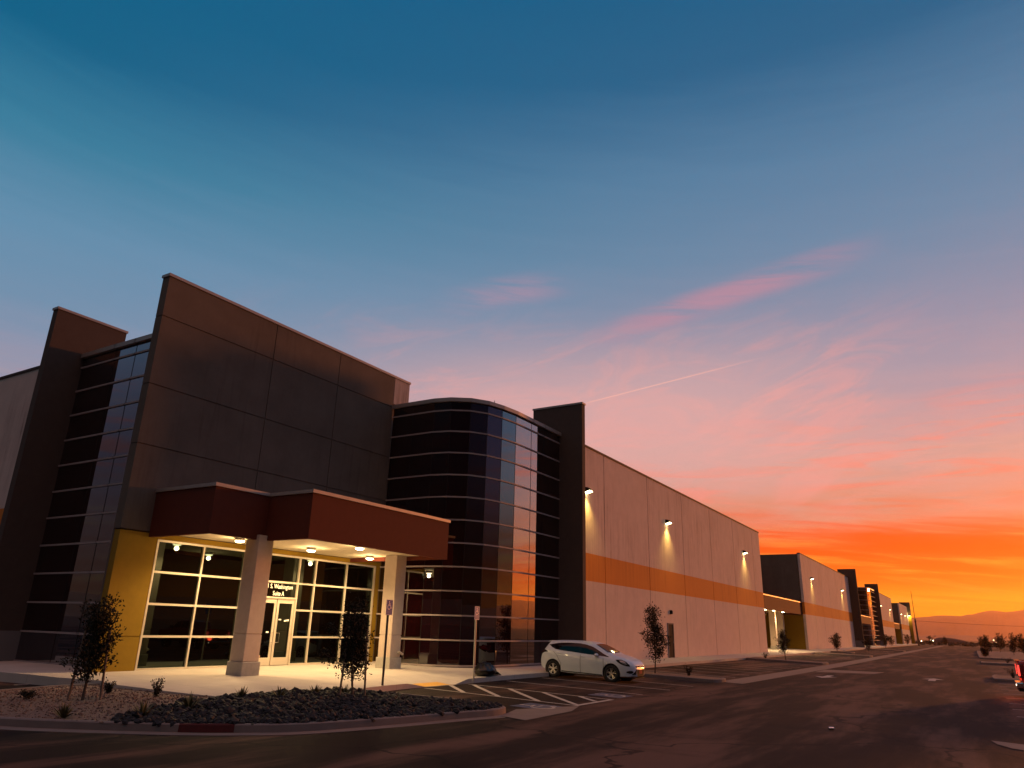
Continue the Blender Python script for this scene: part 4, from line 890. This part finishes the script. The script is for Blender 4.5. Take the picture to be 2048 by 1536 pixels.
for k, (x, y, r, lb) in enumerate(((-15.45, 8.75, 0.40, 'spiky yucca on tan gravel nearest the left kerb'), (-14.45, 9.75, 0.42, 'spiky yucca at the gravel edge, half in the slate rocks'), (-14.55, 10.9, 0.42, 'tall spiky yucca where gravel, rocks and sidewalk meet'),
                                  (-15.15, 12.75, 0.34, 'small leaning yucca at the sidewalk edge, left of the row'), (-14.75, 13.55, 0.36, 'dark spiky yucca at the sidewalk edge, second of the row'), (-14.72, 14.7, 0.34, 'round spiky yucca at the sidewalk edge, third of the row'), (-14.5, 15.55, 0.36, 'spiky yucca just left of the bushy tree trunk'))):
    yucca((x, y, plant_z(x, y)), r, lb, 60 + k)
def shrub(loc, r, h, label, seed, n=420):
    rng = np.random.default_rng(seed); mb = MB(); st = MB()
    for i in range(14):
        a = rng.uniform(0, 6.28); e = Vector((math.cos(a) * r * rng.uniform(0.2, 1), math.sin(a) * r * rng.uniform(0.2, 1), h * rng.uniform(0.55, 1.05))); st.tube([(0, 0, -0.03), e * 0.5 + Vector((0, 0, 0.05)), e], [0.007, 0.005, 0.002], 4, cap=False)
        for _ in range(n // 14):
            u = rng.random(); leafy(mb, e * u + Vector(rng.normal(size=3).tolist()) * 0.025, Vector(rng.normal(size=3).tolist()) + Vector((0, 0, 0.8)), 0.055, 0.012, rng)
    t = thing('shrub', loc, label, 'shrub', 'small shrubs in the beds'); 
    o = mb.build('foliage', M['leaf'], None, fix=False); o.parent = t
    o = st.build('stem', M['bark'], None); o.parent = t; return t
shrub((-16.55, 11.45, 0.31), 0.20, 0.36, 'dark upright shrub on gravel by the sidewalk curve', 70)
shrub((-17.75, 11.0, 0.32), 0.18, 0.26, 'low grey shrub on gravel right behind the slim tree', 71)
shrub((-18.0, 9.35, 0.32), 0.22, 0.12, 'flat dark tuft on gravel left of the slim tree', 72)
shrub((-11.35, 34.6, 0.19), 0.28, 0.42, 'round dark bush on the island beyond the white car', 73)
shrub((-14.4, 63.2, 0.27), 0.4, 0.45, 'low dark bush at the near end of the second island', 74)
shrub((1.6, 51.0, 0.14), 0.4, 0.5, 'small bush on the kerbed island left of the red truck', 75)
shrub((2.4, 84.6, 0.14), 0.6, 0.5, 'small bush on the low island before the far trees', 76)

# ================================================================== MAST, WIRE, FAR LAMPS
ms = thing('utility_mast', (-13.6, 250, 0.0), 'tall thin dark mast leaning against the sunset beside the last warehouse', 'mast')
MB().tube([(-13.6, 250, -0.5), (-13.66, 250, 7.4)], [0.26, 0.20], 10).build('pole', M['wood'], ms)
MB().tube([(-13.66, 250, 7.4), (-13.7, 250, 15.3)], [0.085, 0.05], 8).build('upper_rod', M['wood'], ms)
MB().box(-13.95, 249.85, 6.6, -13.35, 250.15, 6.75).build('crossarm', M['wood'], ms)
pp = thing('utility_pole', (34, 252, 0.0), 'wooden utility pole carrying the far wire, beyond the right edge', 'pole')
MB().tube([(34, 252, -0.5), (34, 252, 6.6)], [0.18, 0.13], 8).build('pole', M['wood'], pp)
pts = []
for i in range(21):
    t = i / 20; pts.append((-13.66 + 47.7 * t, 250 + 2 * t, 6.95 - 0.85 * t - 0.5 * math.sin(math.pi * t)))
w = MB().tube(pts, 0.035, 5).build('power_line', M['wood']); tag(w, 'thin dark wire sagging across the orange hills from the mast', 'wire')
for (x, z), lb in {(-23.1, 0.9): 'tiny white lamp far away, right of the mast foot', (-18.7, 1.5): 'tiny lamp far away, left of the close pair before the mound', (-17.7, 1.3): 'tiny lamp far away, right of the close pair before the mound', (8.7, 2.3): 'upper of two tiny far lamps between the island trees', (9.4, 1.3): 'lower of two tiny far lamps between the island trees'}.items():
    t = thing('far_lamp', (x, 450, 0), lb, 'lamp', 'distant lamps on the horizon')
    MB().tube([(x, 450, -0.1), (x, 450, z)], 0.08, 5).build('post', M['wood'], t); MB().lathe((x, 450, z), [(0.06, -0.16), (0.17, 0.0), (0.06, 0.16)], 8).build('globe', M['farlamp'], t)

# ================================================================== VEHICLES
from mathutils.bvhtree import BVHTree
M['carwhite'] = mat("white_car_paint", (0.54, 0.56, 0.61), 0.36, 0.02, 2, spec=0.4, coat=0.35)
M['carred'] = mat("red_truck_paint", (0.36, 0.012, 0.008), 0.3, 0.03, 2, spec=0.5, coat=0.9)
M['cargl'] = glass("tinted_car_glass", 0.028, (1.0, 0.9, 0.85, 1), (0.003, 0.002, 0.002, 1), 5.0)
M['trim'] = mat("black_trim", (0.012, 0.011, 0.011), 0.8, 0.1, 10, spec=0.15)
M['gloss'] = mat("gloss_black_pillar", (0.006, 0.006, 0.006), 0.2, 0.05)
M['tyre'] = mat("tyre_rubber", (0.014, 0.013, 0.013), 0.85, 0.15, 20)
M['rim'] = mat("alloy_rim", (0.70, 0.67, 0.62), 0.28, 0.03, metal=0.9)
M['lens'] = mat("headlamp_lens", (0.20, 0.19, 0.19), 0.12, 0.2, 14, spec=0.8, coat=1.0)
M['tail'] = mat("tail_lamp_red", (0.20, 0.008, 0.008), 0.15, 0.2, 20, spec=0.7, coat=1.0)
M['taillit'] = emit("lit_tail_lamp", (1.0, 0.03, 0.02, 1), 1.6)
M['plate'] = mat("orange_number_plate", (0.30, 0.09, 0.05), 0.9, 0.25, 14, spec=0.1)
M['halo'] = emit("small_marker_lamp", (1.0, 0.75, 0.5, 1), 6.0)
def catm(xs, ys):
    xs = np.array(xs); ys = np.array(ys); m = np.gradient(ys, xs)
    def f(x):
        x = min(max(x, xs[0]), xs[-1]); i = int(min(max(np.searchsorted(xs, x) - 1, 0), len(xs) - 2)); h = xs[i + 1] - xs[i]; t = (x - xs[i]) / h
        lo, hi = min(ys[i], ys[i + 1]), max(ys[i], ys[i + 1])
        v = (2 * t ** 3 - 3 * t * t + 1) * ys[i] + (t ** 3 - 2 * t * t + t) * h * m[i] + (-2 * t ** 3 + 3 * t * t) * ys[i + 1] + (t ** 3 - t * t) * h * m[i + 1]
        return float(min(max(v, lo - 0.02), hi + 0.02))
    return f
def apply_cut(o, cutters):
    for c in cutters:
        md = o.modifiers.new("cut", 'BOOLEAN'); md.operation = 'DIFFERENCE'; md.solver = 'EXACT'; md.object = c
    bpy.context.view_layer.update(); dg = bpy.context.evaluated_depsgraph_get()
    me = bpy.data.meshes.new_from_object(o.evaluated_get(dg)); o.modifiers.clear(); o.data = me
    for c in cutters: bpy.data.objects.remove(c)
def patch(name, outline, axis, side, bvh, m, parent, off=0.006, cuts=2, thick=0.0):
    """a trim piece laid on the body: outline in the two other axes, dropped along axis onto the body"""
    b = bmesh.new(); ix = {'X': (1, 2), 'Y': (0, 2), 'Z': (0, 1)}[axis]; ai = 'XYZ'.index(axis); vs = []
    for u, v in outline:
        p = [0, 0, 0]; p[ix[0]] = u; p[ix[1]] = v; p[ai] = side * 4; vs.append(b.verts.new(p))
    b.faces.new(vs); bmesh.ops.triangulate(b, faces=b.faces[:])
    for _ in range(cuts): bmesh.ops.subdivide_edges(b, edges=b.edges[:], cuts=1, use_grid_fill=True)
    d = Vector((0, 0, 0)); d[ai] = -side
    for v in b.verts:
        h, nrm, _, _ = bvh.ray_cast(v.co, d)
        if h is None:
            h, nrm, _, _ = bvh.find_nearest(Vector([0 if i == ai else v.co[i] for i in range(3)]) + Vector([side if i == ai else 0 for i in range(3)]) * 0.9)
        if nrm.dot(d) > 0: nrm = -nrm
        v.co = h + nrm * off
    bmesh.ops.recalc_face_normals(b, faces=b.faces)
    me = bpy.data.meshes.new(name); b.to_mesh(me); b.free()
    o = link(name, me, m, None, True); o.parent = parent; return o
def child(o, parent): o.parent = parent; return o
def make_wheel(parent, x, y, R, wdt, side, spokes=10):
    """side -1/+1: which way the outer face looks along y"""
    w = child(MB().lathe((x, y, R), [(R * 0.64, -wdt / 2), (R * 0.93, -wdt / 2), (R, -wdt * 0.36), (R, wdt * 0.36), (R * 0.93, wdt / 2), (R * 0.66, wdt / 2), (R * 0.62, wdt * 0.3), (R * 0.62, -wdt * 0.3)], 36, 'Y', ring=True).build('tyre', M['tyre'], None, True), parent)
    mb = MB(); yo = y + side * wdt * 0.42
    n = 36; ring = []
    for r0, r1 in ((R * 0.60, R * 0.665),):
        vs = [(x + r * math.cos(2 * math.pi * k / n), yo + dy_, R + r * math.sin(2 * math.pi * k / n)) for k in range(n) for r, dy_ in ((r0, side * 0.0), (r1, side * 0.012))]
        mb.add(vs, [(2 * k, 2 * k + 1, 2 * ((k + 1) % n) + 1, 2 * ((k + 1) % n)) for k in range(n)])
    for k in range(spokes):
        a = 2 * math.pi * (k // 2) / (spokes // 2) + (0.17 if k % 2 else -0.17) + 0.3; c, s = math.cos(a), math.sin(a)
        mb.beam((x + c * R * 0.12, yo - side * 0.02, R + s * R * 0.12), (x + c * R * 0.63, yo, R + s * R * 0.63), 0.026, 0.03, up=(0, side, 0))
    mb.lathe((x, yo - side * 0.015, R), [(R * 0.17, -0.02), (R * 0.16, 0.02)], 16, 'Y')
    rm = child(mb.build('rim', M['rim'], None, fix=True), w)
    child(MB().lathe((x, y + side * wdt * 0.2, R), [(R * 0.60, -0.01), (R * 0.60, 0.01)], 24, 'Y').build('brake_disc', M['trim'], None), w)
    return w
def hatchback(loc, rz, pitch, label):
    t = thing('parked_car', loc, label, 'car'); t.rotation_euler = (0, pitch, rz)
    top = catm([-2.13, -2.10, -2.02, -1.93, -1.83, -1.74, -1.68, -1.5, -1.0, -0.4, 0.1, 0.45, 0.8, 1.08, 1.25, 1.5, 1.8, 2.0, 2.12, 2.19, 2.23], [0.66, 0.80, 0.97, 1.10, 1.24, 1.355, 1.405, 1.436, 1.472, 1.482, 1.462, 1.40, 1.262, 1.13, 1.05, 0.995, 0.92, 0.845, 0.77, 0.69, 0.58])
    belt = catm([-2.13, -2.0, -1.7, -1.2, 0, 1.0, 1.3, 1.7, 2.0, 2.15, 2.23], [0.60, 0.90, 1.08, 1.055, 0.985, 0.915, 0.875, 0.83, 0.75, 0.64, 0.52])
    bot = catm([-2.13, -2.0, -1.7, -1, 1, 1.8, 2.1, 2.23], [0.42, 0.32, 0.25, 0.19, 0.18, 0.20, 0.22, 0.27])
    wid = catm([-2.13, -2.08, -1.95, -1.7, -1.3, 0, 1.3, 1.7, 1.95, 2.1, 2.18, 2.23], [0.66, 0.75, 0.83, 0.885, 0.91, 0.90, 0.91, 0.885, 0.81, 0.70, 0.58, 0.44])
    wr = catm([-2.13, -1.74, -1.3, -0.5, 0.2, 0.5, 1.1, 1.3, 1.8, 2.1, 2.23], [0.58, 0.565, 0.60, 0.62, 0.61, 0.60, 0.69, 0.72, 0.66, 0.52, 0.38])
    xs = sorted(set([-2.13, -2.11, -2.08, -2.04] + list(np.round(np.arange(-2.0, 2.0, 0.06), 3)) + [2.0, 2.05, 2.1, 2.14, 2.17, 2.2, 2.22, 2.23])); vs, fs = [], []
    for x in xs:
        x = float(x); zb, zt, zl, w_, r_ = bot(x), top(x), min(belt(x), top(x) - 0.03), wid(x), wr(x); r_ = min(r_, w_ * 0.97)
        k = max(0.0, min(1.0, (zt - zl) / 0.4))
        ring = [(0, zb), (0.78 * w_, zb), (0.94 * w_, zb + 0.05), (0.975 * w_, zb + 0.32 * (zl - zb)), (0.997 * w_, zb + 0.55 * (zl - zb)), (1.0 * w_, zb + 0.74 * (zl - zb)), (0.985 * w_, zl - 0.035), (0.955 * w_, zl),
                (0.955 * w_ + (r_ - 0.955 * w_) * 0.5 + 0.022 * k, zl + (zt - zl) * 0.5), (r_ + 0.02, zt - 0.055 * k - 0.01), (r_ * 0.86, zt - 0.014), (r_ * 0.5, zt - 0.003), (0, zt)]
        vs += [(x, -y, z) for y, z in ring] + [(x, y, z) for y, z in ring[-2:0:-1]]
    vs = [((x + 0.12 * max(0.0, (-1.35 - x) / 0.78)), y, z) for x, y, z in vs]
    L = 24
    for i in range(len(xs) - 1):
        for k in range(L): fs.append((i * L + k, i * L + (k + 1) % L, (i + 1) * L + (k + 1) % L, (i + 1) * L + k))
    fs += [tuple(range(L))[::-1], tuple(range((len(xs) - 1) * L, len(xs) * L))]
    body = MB().add(vs, fs).build('body', M['carwhite'], None, True)
    bv = BVHTree.FromPolygons(vs, fs); R = 0.325; ax = (-1.324, 1.324)
    cut = [MB().lathe((x, s * 0.9, R + 0.01), [(R + 0.055, -0.28), (R + 0.055, 0.28)], 40, 'Y').build('cutter', None, None) for x in ax for s in (-1, 1)]
    apply_cut(body, cut); child(body, t); body.data.materials.clear(); body.data.materials.append(M['carwhite'])
    for p in body.data.polygons: p.use_smooth = True
    md = body.modifiers.new("edge", 'EDGE_SPLIT'); md.split_angle = rad(38)
    for x in ax:
        for s in (-1, 1):
            make_wheel(t, x, s * 0.775, R, 0.21, s)
            child(MB().lathe((x, s * 0.74, R + 0.01), [(R + 0.05, -0.10), (R + 0.05, 0.09)], 30, 'Y').build('wheel_liner', M['trim'], None), t)
    for s in (-1, 1):
        up = [(-1.58, 1.262), (-1.30, 1.322), (-1.0, 1.365), (-0.6, 1.388), (-0.2, 1.385), (0.12, 1.355), (0.42, 1.285), (0.72, 1.155), (0.98, 1.035), (1.20, 0.95)]
        lo = [(1.20, 0.935), (0.8, 0.965), (0.3, 0.99), (-0.3, 1.025), (-0.9, 1.065), (-1.24, 1.10), (-1.42, 1.17)]
        win = patch('side_window', up + lo, 'Y', s, bv, M['cargl'], t, 0.005, 3)
        patch('window_pillar', [(-0.10, 1.02), (-0.02, 1.015), (-0.10, 1.385), (-0.17, 1.385)], 'Y', s, bv, M['gloss'], win, 0.009, 2)
        patch('window_pillar', [(0.62, 0.975), (0.66, 0.973), (0.66, 1.18), (0.62, 1.195)], 'Y', s, bv, M['gloss'], win, 0.009, 2)
        for pts in ([(-0.06, 0.25), (-0.045, 0.25), (-0.045, 0.95), (-0.06, 0.95)], [(1.0, 0.40), (1.015, 0.40), (0.99, 0.88), (0.975, 0.88)], [(-1.0, 0.25), (-0.985, 0.25), (-0.93, 0.55), (-1.12, 0.86), (-1.32, 1.02), (-1.335, 1.02), (-1.135, 0.86), (-0.945, 0.55)]):
            patch('door_seam', pts, 'Y', s, bv, M['trim'], t, 0.004, 3)
        for hx in (-0.98, 0.08):
            hz_ = 0.885 if hx > 0 else 0.94
            h_, n_, _, _ = bv.ray_cast(Vector((hx, s * 4, hz_)), Vector((0, -s, 0)))
            child(bevel(MB().beam((hx - 0.11, h_.y + s * 0.022, hz_ + 0.008), (hx + 0.11, h_.y + s * 0.022, hz_ - 0.008), 0.022, 0.03).build('door_handle', M['carwhite'], None), 0.008), t)
        patch('side_skirt', [(-0.92, 0.245), (0.92, 0.225), (0.92, 0.262), (-0.92, 0.285)], 'Y', s, bv, M['trim'], t, 0.004, 2)
        hl = patch('headlight', [(1.50, 0.86), (1.72, 0.875), (1.93, 0.80), (2.06, 0.69), (2.07, 0.63), (1.95, 0.64), (1.75, 0.70), (1.60, 0.78)], 'Y', s, bv, M['trim'], t, 0.004, 3)
        patch('reflector', [(1.66, 0.835), (1.76, 0.845), (1.90, 0.785), (1.99, 0.70), (1.90, 0.695), (1.76, 0.755)], 'Y', s, bv, M['lens'], hl, 0.008, 3)
        tl = patch('tail_light', [(-2.0, 0.76), (-1.945, 1.0), (-1.83, 1.14), (-1.72, 1.05), (-1.54, 0.99), (-1.76, 0.95), (-1.89, 0.88)], 'Y', s, bv, M['trim'], t, 0.004, 3)
        patch('tail_lens', [(-1.955, 0.88), (-1.93, 0.99), (-1.85, 1.10), (-1.79, 1.02), (-1.86, 0.93)], 'Y', s, bv, M['tail'], tl, 0.008, 3)
        patch('fog_lamp', [(s * 0.70 + 0.10 * math.cos(a), 0.425 + 0.055 * math.sin(a)) for a in np.linspace(0, 2 * math.pi, 14)[:-1].tolist()], 'X', 1, bv, M['trim'], t, 0.006, 1)
        patch('side_intake', [(s * 0.40, 0.33), (s * 0.66, 0.33), (s * 0.40, 0.55)], 'X', 1, bv, M['trim'], t, 0.005, 2)
        m_ = MB(); n = 12
        m_.lathe((0, 0, 0), [(0.03, -0.09), (0.075, -0.07), (0.09, 0.0), (0.075, 0.06), (0.03, 0.08)], 14, 'X')
        mo = child(m_.build('mirror', M['carwhite'], None, True), t); mo.location = (0.72, s * 0.99, 0.985); mo.scale = (0.85, 1.25, 0.75)
        child(MB().beam((0.74, s * 0.86, 0.94), (0.73, s * 0.95, 0.96), 0.06, 0.03).build('mirror_arm', M['trim'], None), mo).matrix_parent_inverse = (Matrix.Translation((0.72, s * 0.99, 0.985)) @ Matrix.Diagonal((0.85, 1.25, 0.75, 1))).inverted()
    ws = [(0.50, -0.52), (0.62, -0.545), (0.85, -0.60), (1.08, -0.655), (1.15, -0.4), (1.18, 0.0), (1.15, 0.4), (1.08, 0.655), (0.85, 0.60), (0.62, 0.545), (0.50, 0.52), (0.46, 0.0)]
    patch('windscreen', ws, 'Z', 1, bv, M['cargl'], t, 0.006, 3)
    patch('rear_window', [(-2.02, -0.5), (-1.78, -0.48), (-1.78, 0.48), (-2.02, 0.5)], 'Z', 1, bv, M['cargl'], t, 0.006, 3)
    child(MB().add([(-1.60, -0.52, 1.395), (-1.60, 0.52, 1.395), (-1.78, 0.50, 1.365), (-1.78, -0.50, 1.365), (-1.60, -0.52, 1.428), (-1.60, 0.52, 1.428), (-1.79, 0.50, 1.385), (-1.79, -0.50, 1.385)], [(0, 1, 2, 3), (4, 7, 6, 5), (0, 4, 5, 1), (1, 5, 6, 2), (2, 6, 7, 3), (3, 7, 4, 0)]).build('spoiler', M['carwhite'], None), t)
    patch('grille', [(-0.34, 0.27), (0.34, 0.27), (0.38, 0.52), (-0.38, 0.52)], 'X', 1, bv, M['trim'], t, 0.005, 2)
    patch('grille', [(-0.42, 0.60), (0.42, 0.60), (0.46, 0.655), (-0.46, 0.655)], 'X', 1, bv, M['trim'], t, 0.005, 2)
    patch('emblem', [(0.10 * math.cos(a), 0.63 + 0.04 * math.sin(a)) for a in np.linspace(0, 2 * math.pi, 14)[:-1].tolist()], 'X', 1, bv, M['mullion'], t, 0.012, 1)
    child(MB().box(2.225, -0.155, 0.36, 2.24, 0.155, 0.51).build('number_plate', M['plate'], None), t)
    child(MB().box(1.86, -0.55, 0.185, 2.23, 0.55, 0.215).build('front_lip', M['trim'], None), t)
    child(MB().box(-1.99, -0.6, 0.34, -1.88, 0.6, 0.44).build('rear_valance', M['trim'], None), t)
    return t
hatchback((-13.99, 29.72, 0.105), 0.0, math.atan2(0.066, 2.65), 'white five door hatchback parked alone with its back to the sidewalk')

def pickup(loc, label):
    """faces +x; the tailgate stands at local x = 0"""
    t = thing('pickup_truck', loc, label, 'pickup truck'); Wd = 0.98
    prof = [(0.0, 0.62), (0.02, 1.30), (0.10, 1.34), (1.95, 1.34), (2.02, 1.36), (2.12, 1.86), (2.35, 1.93), (3.35, 1.93), (3.62, 1.86), (4.15, 1.38), (5.45, 1.25), (5.62, 1.10), (5.66, 0.60), (5.55, 0.48), (0.30, 0.48)]
    me = MB(); n = len(prof)
    tum = lambda z: Wd - max(0, z - 1.36) * 0.30
    me.add([(x, -tum(z), z) for x, z in prof] + [(x, tum(z), z) for x, z in prof], [tuple(range(n))[::-1], tuple(range(n, 2 * n))] + [(i, (i + 1) % n, n + (i + 1) % n, n + i) for i in range(n)])
    body = me.build('body', M['carred'], None, True); R = 0.39; ax = (1.15, 4.75)
    cut = [MB().lathe((x, s * 0.95, R + 0.04), [(R + 0.08, -0.3), (R + 0.08, 0.3)], 32, 'Y').build('cutter', None, None) for x in ax for s in (-1, 1)]
    cut.append(MB().box(0.14, -0.84, 0.85, 1.9, 0.84, 1.6).build('cutter', None, None))
    bevel(body, 0.045, 3); apply_cut(body, cut); child(body, t); body.data.materials.clear(); body.data.materials.append(M['carred'])
    md = body.modifiers.new("edge", 'EDGE_SPLIT'); md.split_angle = rad(40)
    for x in ax:
        for s in (-1, 1):
            make_wheel(t, x, s * 0.84, R, 0.25, s, 6); child(MB().lathe((x, s * 0.75, R + 0.04), [(R + 0.07, -0.12), (R + 0.07, 0.1)], 28, 'Y').build('wheel_liner', M['trim'], None), t)
    tg = child(bevel(MB().box(-0.02, -0.76, 0.66, 0.012, 0.76, 1.31).build('tailgate', M['carred'], None), 0.015), t)
    child(MB().box(-0.075, -0.80, 1.315, 0.10, 0.80, 1.352).build('tailgate_lip', M['carred'], None), t)
    child(MB().box(-0.035, -0.12, 1.1, -0.021, 0.12, 1.16).build('handle', M['trim'], None), tg)
    for s in (-1, 1):
        tl = child(bevel(MB().box(-0.025, s * 0.775, 0.72, 0.16, s * 0.992, 1.24).build('tail_light', M['tail'], None), 0.02), t)
        child(bevel(MB().box(-0.036, s * 0.80, 0.80, 0.02, s * 0.998, 1.19).build('lit_bulb', M['taillit'], None), 0.01), tl)
        for a, b in (((2.30, 1.42), (3.0, 1.86)), ((3.08, 1.42), (3.95, 1.86))):
            z0, z1 = 1.42, 1.84; x0, x1 = a[0], b[0]; x1t = min(x1, 3.6)
            child(MB().add([(x0, s * (tum(z0) + 0.004), z0), (x1, s * (tum(z0) + 0.004), z0), (x1t, s * (tum(z1) + 0.004), z1), (x0 + 0.05, s * (tum(z1) + 0.004), z1)], [(0, 1, 2, 3)]).build('side_window', M['cargl'], None, fix=False), t)
        child(MB().box(3.9, s * 0.98, 1.38, 4.06, s * 1.18, 1.56).build('mirror', M['trim'], None), t)
        child(MB().box(5.58, s * 0.55, 0.92, 5.68, s * 0.94, 1.14).build('headlight', M['lens'], None), t)
    bp = child(bevel(MB().box(-0.16, -0.93, 0.36, 0.06, 0.93, 0.56).build('rear_bumper', M['chrome'], None), 0.03), t)
    child(MB().box(-0.10, -0.86, 0.24, 0.12, 0.86, 0.355).build('bumper_valance', M['trim'], None), bp)
    child(MB().lathe((-0.165, -0.80, 0.47), [(0.03, -0.01), (0.035, 0.01)], 10, 'X').build('marker_lamp', M['halo'], None), bp)
    child(MB().add([(2.04, -0.62, 1.45), (2.04, 0.62, 1.45), (2.115, 0.60, 1.80), (2.115, -0.60, 1.80)], [(0, 1, 2, 3)]).build('rear_window', M['cargl'], None, fix=False), t)
    child(MB().add([(4.13, -0.80, 1.42), (4.13, 0.80, 1.42), (3.66, 0.72, 1.84), (3.66, -0.72, 1.84)], [(0, 1, 2, 3)]).build('windscreen', M['cargl'], None, fix=False), t)
    light('tail_lamp_light', 'POINT', (-0.35, -0.9, 0.75), 22, (1.0, 0.06, 0.02), t, shadow_soft_size=0.15)
    return t
pickup((1.34, 36.55, 0.0), 'red pickup truck cut off by the right edge, tail lamp lit')

# ================================================================== HAZE
hz = MB().box(-7900, -7900, -5.0, 7900, 7900, 330).build('haze', None, kind='stuff')
hm = bpy.data.materials.new('thin_evening_haze'); hm.use_nodes = True; t = hm.node_tree; t.nodes.clear()
pv = N(t, 'ShaderNodeVolumePrincipled'); pv.inputs['Color'].default_value = (1.0, 0.60, 0.28, 1); pv.inputs['Density'].default_value = 0.62e-4; pv.inputs['Anisotropy'].default_value = 0.74
t.links.new(pv.outputs[0], N(t, 'ShaderNodeOutputMaterial').inputs['Volume']); hz.data.materials.append(hm)
tag(hz, 'thin evening haze in the air before the mountains', 'haze')
